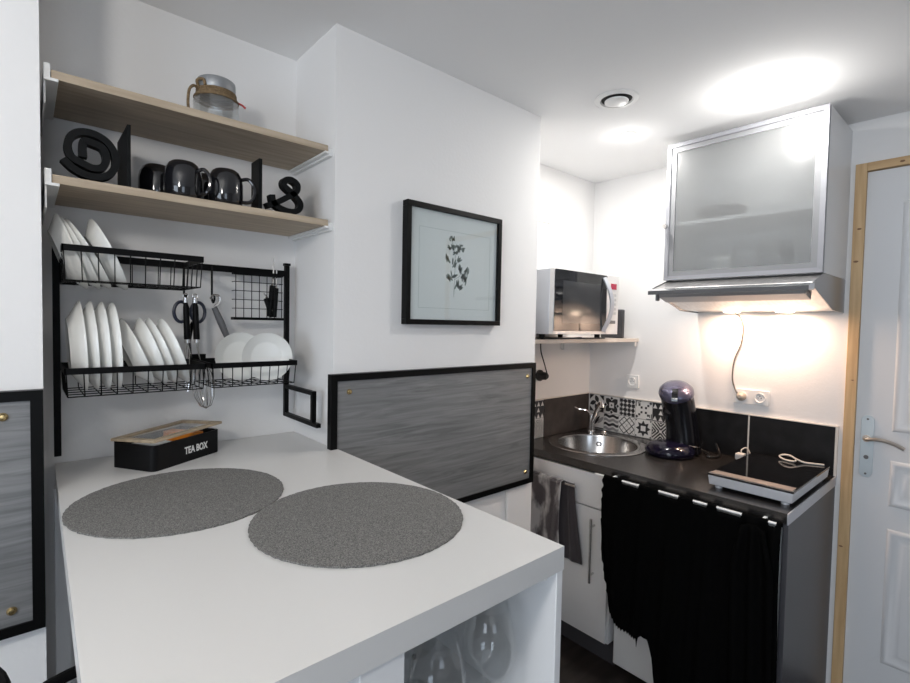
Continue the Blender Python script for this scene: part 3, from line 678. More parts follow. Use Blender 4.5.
# patterned cement tiles
def tile_patterns():
    P = {}
    def leafpoly(cx, cy, ang, L, Wd, n=10):
        pts = []
        for k in range(n): u = -1 + 2 * k / n; pts.append((u, (1 - u * u)))
        for k in range(n): u = 1 - 2 * k / n; pts.append((u, -(1 - u * u)))
        return [(cx + a * L / 2 * math.cos(ang) - b * Wd / 2 * math.sin(ang), cy + a * L / 2 * math.sin(ang) + b * Wd / 2 * math.cos(ang)) for a, b in pts]
    def sq(cx, cy, r, ang=0): return [(cx + r * math.cos(ang + PI / 2 * k), cy + r * math.sin(ang + PI / 2 * k)) for k in range(4)]
    def bar(ax, ay, bx, by, w):
        dx, dy = bx - ax, by - ay; l = math.hypot(dx, dy); nx, ny = -dy / l * w / 2, dx / l * w / 2
        return [(ax + nx, ay + ny), (ax - nx, ay - ny), (bx - nx, by - ny), (bx + nx, by + ny)]
    P['pinwheel'] = [('b', leafpoly(.5 + .25 * math.cos(a), .5 + .25 * math.sin(a), a + .45, .46, .26)) for a in [PI / 2 * k for k in range(4)]] + \
        [('b', [(x, y), (x + .3 * (1 if x < .5 else -1), y), (x, y + .3 * (1 if y < .5 else -1))]) for x in (.02, .98) for y in (.02, .98)]
    P['petals'] = [('b', leafpoly(.5 + .31 * math.cos(a) + q * .07 * math.sin(a), .5 + .31 * math.sin(a) - q * .07 * math.cos(a), a + q * .35, .46, .20)) for a in [PI / 4 + PI / 2 * k for k in range(4)] for q in (-1, 1)] + [('b', sq(.5, .5, .07))] + \
        [('b', sq(x, y, .1)) for x, y in ((.5, .1), (.5, .9), (.1, .5), (.9, .5))]
    P['lattice_dots'] = [('b', sq(.125 + .25 * i, .125 + .25 * j, .135 if (i + j) % 2 else .16, PI / 4 * ((i + j) % 2))) for i in range(4) for j in range(4)]
    P['small_cross'] = [('b', sq(.5 + dx * .13 * k, .5 + dy * .13 * k, .085, PI / 4)) for dx in (-1, 1) for dy in (-1, 1) for k in (1, 2)] + \
        [('b', bar(.04, .96, .34, .96, .05)), ('b', bar(.04, .96, .04, .66, .05)), ('b', bar(.14, .86, .3, .86, .05)), ('b', bar(.96, .04, .66, .04, .05)), ('b', bar(.96, .04, .96, .34, .05)), ('b', bar(.86, .14, .86, .3, .05)), ('b', sq(.1, .12, .09)), ('b', sq(.9, .9, .09))]
    P['triangles'] = [('b', [(0, 0), (1, 0), (1, 1), (0, 1)])] + [('w', [(.04 + .32 * i, .05 + .32 * j), (.28 + .32 * i, .05 + .32 * j), (.16 + .32 * i, .29 + .32 * j)]) for i in range(3) for j in range(3) if (i + j) % 2 == 0 or i == 1]
    P['waves'] = []
    for j in range(4):
        up = [(k / 12, .14 + .245 * j + .045 * math.sin(k / 12 * 4 * PI) + .075) for k in range(13)]; dn = [(k / 12, .14 + .245 * j + .045 * math.sin(k / 12 * 4 * PI) - .075) for k in range(12, -1, -1)]
        P['waves'].append(('b' if j % 2 else 'g', up + dn))
    P['diagonal_lattice'] = [('b', bar(max(0, c_), max(0, -c_), min(1, 1 + c_), min(1, 1 - c_), .085)) for c_ in (-.66, -.33, 0, .33, .66)] + [('b', bar(max(0, c_), min(1, 1 + c_), min(1, 1 + c_), max(0, c_), .085)) for c_ in (-.66, -.33, 0, .33, .66)]
    P['star'] = [('b', [(.5 + (.44 if k % 2 == 0 else .27) * math.cos(PI / 8 * k), .5 + (.44 if k % 2 == 0 else .27) * math.sin(PI / 8 * k)) for k in range(16)]), ('w', sq(.5, .5, .2, PI / 4)), ('b', sq(.5, .5, .13, PI / 4)), ('w', sq(.5, .5, .06, PI / 4))] + [('b', sq(x, y, .07)) for x in (.06, .94) for y in (.06, .94)]
    P['x_stripes'] = []
    for k in range(4):
        def ro(x, y, k=k):
            for _ in range(k): x, y = y, 1 - x
            return x, y
        for d_ in (.13, .31, .46):
            for sx in (-1, 1):
                a_ = ro(.5, .5 + d_ - .04); b_ = ro(.5 + sx * (.5 - d_), .99); P['x_stripes'].append(('b', bar(*a_, *b_, .085)))
    P['leaf_stems'] = [('b', leafpoly(.3, .45, 1.2, .6, .16)), ('b', leafpoly(.55, .5, 1.0, .7, .16)), ('g', leafpoly(.8, .55, .8, .6, .2)), ('b', bar(0, .06, 1, .06, .06))]
    return P
TP = tile_patterns()
def tile(name, f):
    bm = B(); g = .015
    prism(bm, [(g, g), (1 - g, g), (1 - g, 1 - g), (g, 1 - g)], lambda a, b, s: f(a, b, s * .006))
    for k, (c, poly) in enumerate(TP[name]):
        poly = [(min(max(a, g + .005), 1 - g - .005), min(max(b, g + .005), 1 - g - .005)) for a, b in poly]
        v = [bm.verts.new(f(a, b, .00615 + k * .00004 + (.0004 if c == 'w' else 0))) for a, b in poly]
        try: bm.faces.new(v).material_index = {'w': 0, 'b': 1, 'g': 2}[c]
        except ValueError: pass
    return bm
layout = [['pinwheel', 'petals', 'lattice_dots', 'small_cross', 'triangles', 'waves'], ['leaf_stems', 'waves', 'diagonal_lattice', 'star', 'x_stripes', 'petals']]
lab = {'pinwheel': 'pinwheel flower', 'petals': 'eight-petal', 'lattice_dots': 'small chequer', 'small_cross': 'dotted cross', 'triangles': 'white triangle', 'waves': 'wavy band', 'leaf_stems': 'curved leaf', 'diagonal_lattice': 'diagonal lattice', 'star': 'star flower', 'x_stripes': 'striped X'}
TW = .0975
t = thing('tiled_splashback', 'black and white patterned cement tile strip between tap and coffee machine', 'tiles', (XR, 1.36, CZ))
for r_ in range(2):
    for c_ in range(6):
        ya = YK - .0115 - TW * c_; za = CZ + .002 + .101 * (1 - r_)
        bm = tile(layout[r_][c_], lambda a, b, s, ya=ya, za=za: (XR - .0008 - s, ya - TW * a, za + .1005 * b))
        o = obj('tile', bm, [M_tilew, M_tileb, M_tileg], t); o['label'] = lab[layout[r_][c_]] + ' patterned tile'
obj('grout', box(B(), XR - .004, XR - .0004, YK - .0113 - TW * 6, YK - .0113, CZ + .001, 1.018), M_tileg, t)
t = thing('tiled_splashback', 'narrow patterned tile strip at the far left end of the worktop', 'tiles', (2.06, YK, CZ))
for r_ in range(2):
    for c_, nm in enumerate((['triangles', 'small_cross', 'petals', 'waves'], ['x_stripes', 'star', 'lattice_dots', 'pinwheel'])[r_]):
        xa = 2.111 - .101 * c_; za = CZ + .002 + .101 * (1 - r_)
        bm = tile(nm, lambda a, b, s, xa=xa, za=za: (xa - .101 * a, YK - .0008 - s, za + .1005 * b))
        o = obj('tile', bm, [M_tilew, M_tileb, M_tileg], t); o['label'] = lab[nm] + ' patterned tile'

# base units
t = thing('sink_cabinet', 'white sink base cabinet with a top front and one door, steel handles', 'cabinet', (2.2, 1.4, FLOOR))
bm = box(B(), 1.902, 2.53, 1.118, 1.134, .03, .777); box(bm, 1.902, 2.53, 1.652, 1.668, .03, .777); box(bm, 1.902, 2.53, 1.134, 1.652, .03, .046)
obj('carcass', bm, M_white, t)
obj('plinth', box(B(), 1.96, 1.975, 1.118, 1.668, FLOOR, .0295), M_side, t)
dr = obj('top_front', box(B(), XF + .002, 1.901, 1.123, 1.668, .618, .768), M_white, t, bevel=.001)
dh = B(); cyl(dh, (1.852, 1.272, .697), (1.852, 1.63, .697), .0055, 12)
for y in (1.30, 1.60): cyl(dh, (1.8505, y, .697), (XF + .0018, y, .697), .0045, 10)
obj('handle', dh, M_steel, dr)
do = obj('door', box(B(), XF + .002, 1.901, 1.123, 1.668, .036, .612), M_white, t, bevel=.001)
dh = B(); cyl(dh, (1.856, 1.190, .29), (1.856, 1.190, .575), .006, 12)
for z in (.325, .54): cyl(dh, (1.856, 1.190, z), (XF + .0018, 1.190, z), .005, 10)
obj('handle', dh, M_steel, do)
t = thing('fridge', 'white under-counter appliance showing below the black cloth', 'fridge', (2.2, .79, FLOOR))
bm = box(B(), 1.960, 2.52, .492, 1.106, FLOOR + .02, .765)
obj('fridge_body', bm, M_plastic, t, bevel=.004)
obj('fridge_door', box(B(), 1.925, 1.9585, .492, 1.106, FLOOR + .035, .765), M_plastic, t, bevel=.005)
for y in (.53, 1.05): obj('foot', cyl(B(), (1.99, y, FLOOR), (1.99, y, FLOOR + .0195), .014, 12), M_black, t)
t = tag(obj('side_panel', box(B(), 1.90, XR - .004, Y0 + .003, Y0 + .020, FLOOR, .7755), M_side, bevel=.001), 'dark graphite end panel of the kitchen unit beside the door', 'panel')

# rail and black cloth
RX, RZ = 1.852, .781
t = thing('cloth_rail', 'thin white rail under the worktop edge carrying the black cloth', 'rail', (RX, .83, RZ))
obj('bar', cyl(B(), (RX, .490, RZ), (RX, 1.172, RZ), .0045, 12), M_plastic, t)
for y in (.53, 1.09): obj('bracket', box(B(), RX + .003, XF - .0005, y - .005, y + .005, RZ - .0015, RZ + .006), M_plastic, t)
def lerp_tab(tab, x):
    for (a, va), (b, vb) in zip(tab, tab[1:]):
        if a <= x <= b: return va + (vb - va) * (x - a) / (b - a)
    return tab[0][1] if x < tab[0][0] else tab[-1][1]
# s runs from the left (Y 1.165) to the right (Y .45)
bot = [(0, .60), (.012, .45), (.03, .36), (.07, .24), (.12, .188), (.20, .170), (.268, .165), (.275, .135), (.282, .175), (.31, .196), (.345, .190), (.375, .12), (.395, .02), (.41, -.05), (1, -.055)]
segs = [(1.165, 1.150), (1.045, .970), (.890, .811), (.760, .706), (.676, .594), (.516, .49)]
bm = B(); NY, NZ = 190, 46; grid = []
for i in range(NY + 1):
    s = i / NY; y = 1.130 - (1.130 - .475) * s; zb = lerp_tab(bot, s)
    zb += .006 * math.sin(i * 1.9) * (1 if s < .28 else 0)
    sg = any(a - .001 > y > b + .001 for b, a in [(q[1], q[0]) for q in segs])
    top = RZ - .009 if sg else RZ - .001
    row = []
    for j in range(NZ + 1):
        q = j / NZ; z = top + (zb - top) * q; d = (RZ - z)
        amp = min(1, d / .25)
        rp = .006 * math.sin(s * 34 + 1.5 * math.sin(q * 3)) * amp + .003 * math.sin(s * 81 + q * 4) * amp
        if s > .80:
            rp += .016 * math.sin((s - .80) * 62 + q * 1.2) * min(1, d / .06) - .012 * min(1, d / .1)
        spread = 0
        yy = y + .012 * math.sin(q * 5 + s * 6) * amp * (1 - s) * .5 - (.014 * q if s > .9 else 0)
        if s < .05: yy += .004 * math.sin(z * 150)
        x = RX - .0075 - .012 * amp + rp
        if j == 0:
            for xx, zz in ((RX + .007, RZ - .008), (RX + .0065, RZ + .003), (RX, RZ + .0075), (RX - .0065, RZ + .004)):
                row.append(bm.verts.new((xx, yy, zz) if not sg else (x, yy, z)))
        row.append(bm.verts.new((x, yy, z)))
    grid.append(row)
for i in range(NY):
    for j in range(NZ + 4): bm.faces.new((grid[i][j], grid[i + 1][j], grid[i + 1][j + 1], grid[i][j + 1]))
cl = tag(obj('black_cloth', bm, M_cloth, sol=.0022, angle=180), 'black cloth hung as a curtain from the rail, scalloped left edge', 'cloth')
bm = B()                                                          # gathered second fold at the right
grid = []
for i in range(41):
    s = i / 40; row = []
    for j in range(40):
        q = j / 39; z = RZ - .006 + (-.06 - RZ) * q; wd = .030 + .028 * min(1, q * 6)
        y = .545 - .005 * q + (s - .5) * 2 * wd * 1.15 ; a = s * PI * 5
        row.append(bm.verts.new((RX - .050 - .010 * min(1, q * 5) - .010 * math.sin(a + q) * min(1, q * 8 + .3), y - .012 * q, z - .02 * abs(s - .5) * (1 - q))))
    grid.append(row)
for i in range(40):
    for j in range(39): bm.faces.new((grid[i][j], grid[i + 1][j], grid[i + 1][j + 1], grid[i][j + 1]))
obj('gathered_fold', bm, M_cloth, cl, sol=.002, angle=180)

# towel over the cabinet handle
def sheet(y0, y1, ztop, zb, xo, ph, amp=.006, slant=0, flare=.0):
    bm = B(); g = []
    for i in range(49):
        s = i / 48; row = []
        for j in range(31):
            q = j / 30; z = ztop + (zb + slant * s - ztop) * q
            y = y0 + (y1 - y0) * s + .01 * math.sin(q * 3 + ph) * q - flare * q * s
            x = xo + amp * (math.sin(s * 11 + ph + q * 1.3) + .5 * math.sin(s * 23 + 2 * q)) * min(1, q * 3 + .2) - .006 * q
            row.append(bm.verts.new((x, y, z)))
        g.append(row)
    for i in range(48):
        for j in range(30): bm.faces.new((g[i][j], g[i + 1][j], g[i + 1][j + 1], g[i][j + 1]))
    return bm
bm = sheet(1.60, 1.335, .707, .35, 1.833, 0, amp=.008, slant=.03, flare=.01)
# wrap over the bar and hang behind
for (a, b) in ((1.60, 1.335),):
    pts = [(1.836, .705), (1.840, .711), (1.852, .7125), (1.863, .708), (1.866, .69), (1.866, .50)]
    vs = [[bm.verts.new((x, a + (b - a) * s / 12, z)) for s in range(13)] for x, z in pts]
    for r1, r2 in zip(vs, vs[1:]):
        for k in range(12): bm.faces.new((r1[k], r1[k + 1], r2[k + 1], r2[k]))
tw = tag(obj('towel', bm, M_towel, sol=.004, angle=180), 'grey patterned velvet towel hanging over the sink cabinet handle', 'towel')
bm = sheet(1.385, 1.285, .705, .355, 1.862, 2, .004, flare=.045)
obj('towel_flap', bm, mat('dark_grey_velvet', (.045, .038, .042), .85, sheen=.2, bump=.6, bscale=300), tw, sol=.004, angle=180)

# ================================================================ PORTABLE HOB
t = thing('portable_hob', 'portable hob with black glass top and silver body at the worktop end', 'hob', (2.2, .61, CZ))
hx0, hx1, hy0, hy1 = 1.958, 2.450, .474, .752
bm = B(); lo = [(hx0 + .004, hy0 + .004), (hx1 - .004, hy0 + .004), (hx1 - .004, hy1 - .004), (hx0 + .004, hy1 - .004)]; hi = [(hx0, hy0), (hx1, hy0), (hx1, hy1), (hx0, hy1)]
a = [bm.verts.new((x, y, CZ + .0125)) for x, y in lo]; b = [bm.verts.new((x, y, CZ + .048)) for x, y in hi]
bm.faces.new(a[::-1]); bm.faces.new(b)
for k in range(4): bm.faces.new((a[k], a[(k + 1) % 4], b[(k + 1) % 4], b[k]))
obj('hob_body', bm, M_hobbody, t, bevel=.003)
obj('glass_top', box(B(), hx0 - .001, hx1 + .001, hy0 - .001, hy1 + .001, CZ + .0485, CZ + .056), M_hob, t, bevel=.0015)
obj('front_strip', box(B(), hx0 + .010, hx0 + .058, hy0 + .006, hy1 - .006, CZ + .0562, CZ + .0568), M_bronze, t)
for x in (hx0 + .03, hx1 - .03):
    for y in (hy0 + .03, hy1 - .03): obj('foot', cyl(B(), (x, y, CZ + .0004), (x, y, CZ + .0123), .013, 14), M_hobbody, t)
obj('cord', tube(B(), smooth_path([(2.44, .490, .8730), (2.425, .520, .8735), (2.41, .550, .8745), (2.40, .575, .884), (2.405, .598, .893), (2.41, .622, .892), (2.415, .640, .882), (2.405, .628, .875), (2.395, .605, .8735), (2.39, .580, .876), (2.385, .575, .882)], 6), .0036, 8), M_whitecord, t)
t = thing('plug', 'small white plug lying against the dark splashback left of the hob', 'plug', (2.50, .83, CZ))
obj('plug_body', box(B(), 2.475, 2.515, .800, .835, CZ + .0005, CZ + .030), M_plastic, t, bevel=.004)
obj('cord', tube(B(), smooth_path([(2.505, .818, CZ + .0305), (2.508, .817, CZ + .045), (2.524, .80, CZ + .052), (2.528, .78, CZ + .01)], 5), .003, 8), M_whitecord, t)

# ================================================================ COFFEE MACHINE
cxm, cym = 2.315, 1.065
t = thing('coffee_machine', 'glossy midnight blue pod coffee machine on the worktop by the tiles', 'coffee machine', (cxm, cym, CZ), 0)
obj('base', lathe(B(), [(0, 0), (.098, 0), (.108, .006), (.112, .018), (.106, .036), (.088, .052), (.058, .062), (0, .066)], (cxm, cym, CZ + .0005), 48, sx=1, sy=1), M_cm, t, angle=60)
bm = B(); rings = []
sec = [(.012, 2.398, 1.035, .082, .078), (.05, 2.395, 1.04, .078, .076), (.12, 2.392, 1.045, .075, .073), (.20, 2.385, 1.055, .075, .073), (.26, 2.375, 1.065, .079, .075), (.295, 2.370, 1.070, .078, .074)]
for z, x, y, rx, ry in sec:
    ring = []
    for k in range(40):
        a = 2 * PI * k / 40; q = Vector((rx * math.cos(a), ry * math.sin(a), 0)); q.rotate(Euler((0, 0, math.radians(20))))
        zz = z
        if z > .28: zz = z - .006 + .036 * math.cos(a) 
        ring.append(bm.verts.new((x + q.x, y + q.y, CZ + zz)))
    rings.append(ring)
for a, b in zip(rings, rings[1:]):
    for k in range(40): bm.faces.new((a[k], a[(k + 1) % 40], b[(k + 1) % 40], b[k]))
bm.faces.new(rings[0][::-1]); bm.faces.new(rings[-1])
obj('column', bm, mat('gloss_black_plastic', (.003, .003, .005), .16, spec=.4), t, angle=50)
rot = Euler((0, math.radians(-26), math.radians(20))).to_matrix()
obj('lid', lathe(B(), [(.079, -.012), (.082, 0), (.078, .018), (.064, .032), (.038, .042), (0, .045)], (2.366, 1.068, CZ + .292), 40, rot, sx=1.03, sy=.97), M_cmtop, t, angle=60)
bm = lathe(B(), [(0, -.015), (.044, -.015), (.048, 0), (.043, .030), (.0, .033)], (2.358, 1.078, CZ + .20), 32); obj('brew_head', bm, M_mug, t)
obj('spout', cyl(B(), (2.325, 1.092, CZ + .184), (2.325, 1.092, CZ + .165), .014, 16), M_mug, t)
bm = tube(B(), [Vector((2.366, 1.068, CZ + .292)) + rot @ Vector(p) for p in ((-.088, 0, .004), (-.080, 0, .020), (-.062, 0, .0345), (-.035, 0, .0430))], 0, flat=(.013, .002, (0, 0, 1)))
obj('lid_catch', bm, M_mug, t)
obj('water_tank_line', tube(B(), smooth_path([(2.335, .985, CZ + .055), (2.39, .957, CZ + .045), (2.45, .968, CZ + .062)], 5), .0015, 6), M_steel, t)
obj('cord', tube(B(), smooth_path([(2.478, 1.0, CZ + .02), (2.47, .965, CZ + .008), (2.44, .935, CZ + .007), (2.40, .925, CZ + .0065), (2.42, .90, CZ + .0065), (2.47, .90, CZ + .0065), (2.51, .92, CZ + .02), (2.515, .935, CZ + .05)], 5), .0055, 8), M_blackcord, t)

# ================================================================ MICROWAVE SHELF
t = thing('microwave_shelf', 'small pale shelf in the corner carrying the microwave', 'shelf', (2.1, YK, 1.336))
obj('board', box(B(), 1.582, XR - .002, 1.362, YK - .001, 1.338, 1.356), mat('pale_shelf', (.70, .63, .56), .5), t, bevel=.001)
obj('bracket', box(B(), 2.25, 2.45, 1.647, YK - .001, 1.285, 1.3375), M_plastic, t, bevel=.002)
bm = box(B(), XR - .022, XR - .002, 1.375, 1.645, 1.312, 1.3375); obj('batten', bm, M_plastic, t)
t = thing('microwave', 'silver microwave with dark glass door and arched handle on its corner shelf', 'microwave', (1.95, 1.5, 1.3565))
mx0, mx1, my0, my1, mz0, mz1 = 1.690, 2.205, 1.318, 1.650, 1.380, 1.664
obj('body', box(B(), mx0 + .002, mx1 - .002, my0 + .001, my1, mz0, mz1), M_mwbody, t, bevel=.004)
xs = mx1 - .108
obj('control_panel', box(B(), xs + .001, mx1, my0 - .022, my0 + .0005, mz0 + .001, mz1), M_mwface, t, bevel=.002)
dm = obj('door', box(B(), mx0, xs - .001, my0 - .022, my0 + .0005, mz0 + .001, mz1), M_mwface, t, bevel=.002)
obj('door_glass', box(B(), mx0 + .004, xs - .001, my0 - .0245, my0 - .0222, mz0 + .016, mz1 - .003), M_dkglass, dm, bevel=.001)
obj('window_mesh', box(B(), mx0 + .060, xs - .055, my0 - .0252, my0 - .0247, mz0 + .05, mz1 - .05), mat('window_mesh', (.035, .037, .04), .12), dm)
arc = [(xs - .030 + .024 * math.sin(PI * k / 16), my0 - .027 - .030 * math.sin(PI * k / 16), mz1 - .014 - (mz1 - mz0 - .028) * k / 16) for k in range(17)]
obj('handle', tube(B(), arc, 0, flat=(.004, .010, (1, -.4, 0))), M_alu, dm, bevel=.001)
obj('display', box(B(), xs + .036, mx1 - .022, my0 - .0235, my0 - .0222, mz1 - .066, mz1 - .038), M_display, t)
bm = B()
for r_ in range(5):
    for c_ in range(3): box(bm, xs + .034 + c_ * .019, xs + .048 + c_ * .019, my0 - .0232, my0 - .0222, mz1 - .100 - r_ * .022, mz1 - .088 - r_ * .022)
obj('keypad', bm, mat('keypad_grey', (.48, .48, .48), .4), t)
obj('start_button', box(B(), xs + .028, mx1 - .026, my0 - .0245, my0 - .0222, mz0 + .052, mz0 + .068), M_greyplastic, t, bevel=.001)
for x in (mx0 + .04, mx1 - .04):
    for y in (1.385, my1 - .04): obj('foot', cyl(B(), (x, y, 1.3562), (x, y, mz0 - .0002), .014, 14), M_black, t)
obj('cord', tube(B(), smooth_path([(1.70, 1.385, 1.360), (1.78, 1.378, 1.3595), (1.86, 1.372, 1.3595), (1.93, 1.370, 1.3595), (2.0, 1.372, 1.3625), (2.03, 1.380, 1.3595), (2.0, 1.392, 1.3595), (2.08, 1.382, 1.3595), (2.2, 1.374, 1.3595), (2.26, 1.40, 1.3595)], 6), .0032, 8), M_blackcord, t)
t = thing('plug', 'black plug hanging on its cord below the left end of the microwave shelf', 'plug', (2.07, YK, 1.18))
obj('socket_plate', lathe(B(), [(.030, 0), (.030, .010), (.022, .020), (.020, .045), (.012, .055), (0, .056)], (2.070, YK - .0005, 1.150), 20, Euler((PI / 2, 0, 0)).to_matrix()), M_blackcord, t)
obj('cord', tube(B(), smooth_path([(2.070, YK - .055, 1.155), (2.050, YK - .052, 1.21), (2.045, YK - .03, 1.275), (2.058, YK - .015, 1.315), (2.066, YK - .010, 1.336)], 5), .0032, 8), M_blackcord, t)
tag(obj('router', box(B(), 2.425, 2.455, 1.400, 1.53, 1.3565, 1.512), mat('dark_grey_casing', (.05, .05, .055), .5), bevel=.006), 'dark grey slab standing on the shelf right of the microwave', 'device')
tag(obj('access_plate', box(B(), 2.02, 2.148, YK - .006, YK - .0003, 1.962, 2.134), mat('cream_plate', (.80, .80, .76), .5), bevel=.004), 'cream blank cover plate high on the kitchen side wall', 'wall plate')

# ================================================================ WALL CABINET
t = thing('wall_cabinet', 'wall cabinet with frosted glass flap and aluminium frame above the hood', 'cabinet', (2.35, .76, 1.63))
cy0, cy1, cz0, cz1 = .468, 1.056, 1.630, 2.231; cxf = 2.171
bm = box(B(), cxf + .021, XR - .001, cy0, cy0 + .016, cz0, cz1); box(bm, cxf + .021, XR - .001, cy1 - .016, cy1, cz0, cz1)
box(bm, cxf + .021, XR - .001, cy0 + .016, cy1 - .016, cz0, cz0 + .016); box(bm, cxf + .021, XR - .001, cy0 + .016, cy1 - .016, cz1 - .016, cz1)
box(bm, XR - .008, XR - .001, cy0 + .016, cy1 - .016, cz0 + .016, cz1 - .016)
obj('carcass', bm, M_white, t)
obj('shelf', box(B(), cxf + .030, XR - .009, cy0 + .0165, cy1 - .0165, 1.872, 1.888), M_white, t)
bm = B(); fw = .017; dx0, dx1 = cxf, cxf + .0195
box(bm, dx0, dx1, cy0, cy1, cz0 + .001, cz0 + fw + .001); box(bm, dx0, dx1, cy0, cy1, cz1 - fw, cz1); box(bm, dx0, dx1, cy0, cy0 + fw, cz0 + fw, cz1 - fw); box(bm, dx0, dx1, cy1 - fw, cy1, cz0 + fw, cz1 - fw)
d = obj('door_frame', bm, M_frame, t)
obj('frosted_pane', box(B(), dx0 + .010, dx0 + .013, cy0 + fw, cy1 - fw, cz0 + fw, cz1 - fw), M_frost, d)
bm = B(); f2 = .022; a0, a1, b0, b1 = cy0 + fw, cy1 - fw, cz0 + fw, cz1 - fw
box(bm, dx0 + .006, dx0 + .0098, a0, a1, b0, b0 + f2); box(bm, dx0 + .006, dx0 + .0098, a0, a1, b1 - f2, b1); box(bm, dx0 + .006, dx0 + .0098, a0, a0 + f2, b0 + f2, b1 - f2); box(bm, dx0 + .006, dx0 + .0098, a1 - f2, a1, b0 + f2, b1 - f2)
obj('inner_rim', bm, mat('grey_inner_rim', (.20, .205, .215), .45, .2), d)
bm = cyl(B(), (cxf - .0002, cy1 - .012, 1.868), (cxf - .014, cy1 - .012, 1.868), .004, 12); cyl(bm, (cxf - .014, cy1 - .008, 1.868), (cxf - .030, cy1 - .008, 1.868), .011, 16)
obj('knob', bm, M_steel, d)
for i, (x, y, r, h, m, lb, z) in enumerate(((2.33, .88, .10, .06, M_bowl, 'dark shallow bowl blurred behind the frosted glass on the cabinet shelf', 1.8885), (2.33, .86, .045, .095, M_plate, 'white pot blurred behind the frosted glass, low left in the cabinet', 1.6465), (2.32, .66, .055, .13, M_tileg, 'grey stacked tableware blurred in the lower right of the cabinet', 1.6465))):
    o = obj(('bowl', 'pot', 'container')[i], lathe(B(), [(0, 0), (r * .55, 0), (r * .85, h * .4), (r, h), (r - .004, h), (r * .8, h * .42), (0, .006)] if i == 0 else [(0, 0), (r, 0), (r, h), (r - .004, h), (r - .004, .006), (0, .006)], (0, 0, 0), 32), m)
    o.location = (x, y, z); tag(o, lb, ('bowl', 'pot', 'container')[i])

# ================================================================ EXTRACTOR HOOD
t = thing('extractor_hood', 'stainless steel extractor hood with lit lamps under the glass cabinet', 'extractor hood', (2.3, .76, 1.50))
hy0, hy1 = .468, 1.056
prof = [(XR - .001, 1.629), (2.205, 1.629), (2.085, 1.590), (2.078, 1.578), (2.30, 1.519), (2.345, 1.506), (XR - .001, 1.498)]
bm = B(); prism(bm, prof, lambda a, b, s: (a, hy0 + .006 + s * (hy1 - hy0 - .012), b)); obj('hood_body', bm, M_brush, t)
capp = [(XR - .001, 1.6295), (2.200, 1.6295), (2.150, 1.615), (2.070, 1.590), (2.068, 1.572), (2.30, 1.512), (2.345, 1.499), (XR - .001, 1.493)]
for ya, yb in ((hy0, hy0 + .0055), (hy1 - .0055, hy1)):
    bm = B(); prism(bm, capp, lambda a, b, s, ya=ya, yb=yb: (a, ya + s * (yb - ya), b)); obj('end_cap', bm, M_hoodcap, t, bevel=.001)
bm = B(); prism(bm, [(2.062, 1.586), (2.010, 1.580), (1.992, 1.572), (1.992, 1.556), (2.062, 1.560)], lambda a, b, s: (a, hy0 - .003 + s * (hy1 - hy0 - .020), b))
obj('visor', bm, M_chrome, t, bevel=.002)
obj('visor_trim', box(B(), 1.9895, 1.9918, hy0 - .003, hy1 - .023, 1.556, 1.572), M_greyplastic, t)
bm = B(); prism(bm, [(2.090, 1.5735), (2.096, 1.550), (2.165, 1.531), (2.172, 1.5515)], lambda a, b, s: (a, hy0 + .03 + s * (hy1 - hy0 - .05), b)); obj('filter_rail', bm, M_filter, t)
obj('slider', box(B(), 2.085, 2.105, hy1 - .020, hy1 - .008, 1.535, 1.570), M_greyplastic, t, bevel=.003)
for y in (.655, .865):
    o = obj('lamp', lathe(B(), [(0, -.004), (.030, -.003), (.034, 0), (.034, .002)], (2.455, y, 1.4965), 24), M_warmbulb, t)
    l = bpy.data.lights.new('hood_lamp', 'AREA'); l.shape = 'DISK'; l.size = .05; l.energy = 1.6; l.color = (1, .68, .49)
    q = bpy.data.objects.new('hood_lamp', l); COL.objects.link(q); q.location = (2.455, y, 1.488)
hc = obj('cord', tube(B(), smooth_path([(XR - .03, .872, 1.494), (XR - .02, .850, 1.470), (XR - .008, .842, 1.42), (XR - .006, .848, 1.35), (XR - .006, .874, 1.27), (XR - .006, .880, 1.19), (XR - .008, .868, 1.14), (XR - .022, .848, 1.112), (XR - .038, .838, 1.108)], 6), .0030, 8), M_cord, t)

# sockets
def socket(y0, y1, z0, z1, n, label):
    t = thing('wall_socket', label, 'socket', (XR, (y0 + y1) / 2, z0))
    obj('plate', box(B(), XR - .010, XR - .0004, y0, y1, z0, z1), M_plastic, t, bevel=.002)
    for k in range(n):
        yc = y1 - (y1 - y0) * (k + .5) / n; zc = (z0 + z1) / 2; r = min((y1 - y0) / n, z1 - z0) * .33
        rt = Euler((0, -PI / 2, 0)).to_matrix()
        obj('outlet', lathe(B(), [(r, .0), (r * 1.0, .003), (r * .88, .003), (r * .8, -.0005 + .001), (0, .0005)], (XR - .0102, yc, zc), 28, rt), M_plastic, t)
        bm = B()
        for dy, dz in ((-.3, 0), (.3, 0), (0, .35)): cyl(bm, (XR - .0104, yc + dy * r, zc + dz * r), (XR - .0125, yc + dy * r, zc + dz * r), r * .12, 8)
        obj('pin_holes', bm, M_greyplastic, t)
    return t
s1 = socket(.722, .870, 1.070, 1.138, 2, 'white double wall socket under the hood, one side plugged')
obj('plug', lathe(B(), [(.020, 0), (.021, .010), (.016, .022), (.008, .030), (0, .031)], (XR - .0135, .833, 1.104), 20, Euler((0, -PI / 2, 0)).to_matrix()), mat('beige_plug', (.45, .40, .34), .4), hc)
socket(1.352, 1.425, 1.082, 1.152, 1, 'single white wall socket above the patterned tiles')

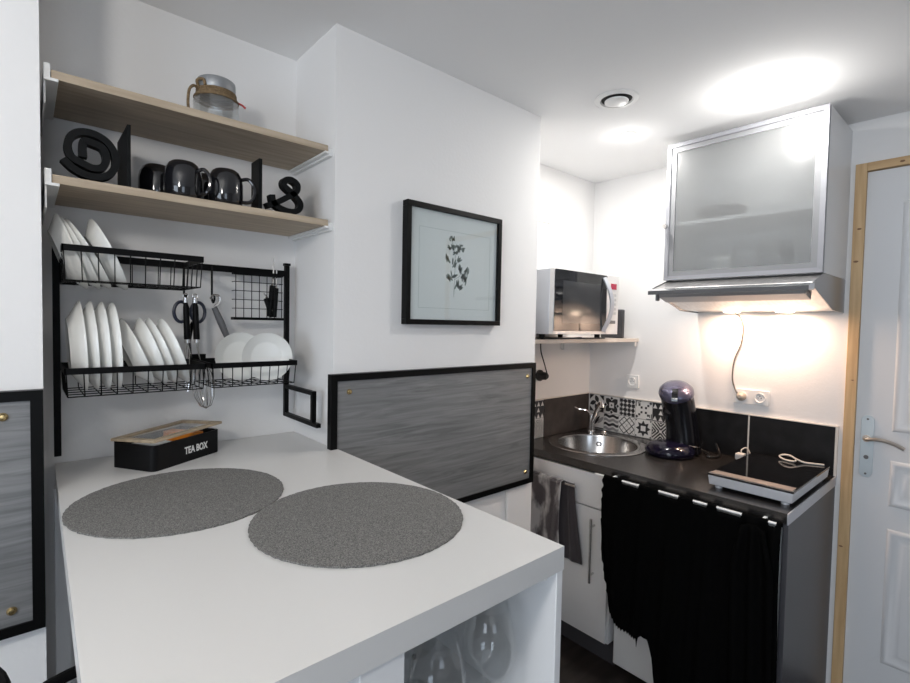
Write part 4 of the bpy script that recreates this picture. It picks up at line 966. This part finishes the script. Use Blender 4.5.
# ================================================================ CEILING FITTINGS
t = thing('ceiling_vent', 'round white ceiling air vent with a dark ring gap', 'vent', (1.657, 1.007, CEIL))
obj('flange', lathe(B(), [(.079, 0), (.079, -.003), (.070, -.006), (.059, -.007), (.056, -.002), (.055, 0)], (1.657, 1.007, CEIL - .0003), 48), M_plastic, t)
obj('throat', lathe(B(), [(.0548, -.0015), (0, -.0015)], (1.657, 1.007, CEIL - .0003), 40), M_gap, t)
obj('disc', lathe(B(), [(0, -.004), (.036, -.006), (.043, -.009), (.042, -.013), (.036, -.015), (0, -.016)], (1.657, 1.007, CEIL), 40), M_plastic, t)
def downlight(x, y, r, label, power, beam):
    t = thing('downlight', label, 'ceiling light', (x, y, CEIL), 0, 'recessed ceiling spots')
    obj('ring', lathe(B(), [(r, 0), (r, -.003), (r * .8, -.006), (r * .68, -.003), (r * .68, 0)], (x, y, CEIL - .0003), 36), M_plastic, t)
    obj('bulb', lathe(B(), [(r * .66, -.001), (r * .5, -.004), (0, -.006)], (x, y, CEIL), 28), M_bulb, t)
    l = bpy.data.lights.new('ceiling_halo_light', 'POINT'); l.shadow_soft_size = .022; l.energy = power; l.color = (1, .97, .93)  # added point light below the fitting, brightens the ceiling round the spot
    q = bpy.data.objects.new('ceiling_halo_light', l); COL.objects.link(q); q.location = (x, y, CEIL - .105)
    l = bpy.data.lights.new('spot_beam', 'AREA'); l.shape = 'DISK'; l.size = .05; l.energy = beam; l.color = (1, .97, .93)
    q = bpy.data.objects.new('spot_beam', l); COL.objects.link(q); q.location = (x, y, CEIL - .010)
downlight(1.996, 1.152, .037, 'lit recessed ceiling spot between the vent and the microwave corner', .35, 5.8)
downlight(1.964, .601, .040, 'lit recessed ceiling spot right above the frosted cabinet', 2.4, 4.6)

# unseen lamp behind camera, inferred from shading; pendant form added to light the ceiling
t = thing('pendant_lamp', 'unseen white lamp over the living side, hung low as a pendant to brighten the ceiling', 'lamp', (-.6, .12, CEIL))
obj('rose', lathe(B(), [(.05, 0), (.05, -.02), (0, -.025)], (-.6, .12, CEIL - .0003), 30), M_plastic, t)
obj('cord', cyl(B(), (-.6, .12, CEIL - .026), (-.6, .12, 2.112), .003, 8), M_plastic, t)
obj('shade', lathe(B(), [(.03, .105), (.05, .11), (.075, .07), (.08, .069), (.055, .117), (.03, .112)], (-.6, .12, 2.0), 36), M_plastic, t)
l = bpy.data.lights.new('pendant_light', 'POINT'); l.shadow_soft_size = .10; l.energy = 19; l.color = (1, .965, .92)
q = bpy.data.objects.new('pendant_light', l); COL.objects.link(q); q.location = (-.6, .12, 1.95)
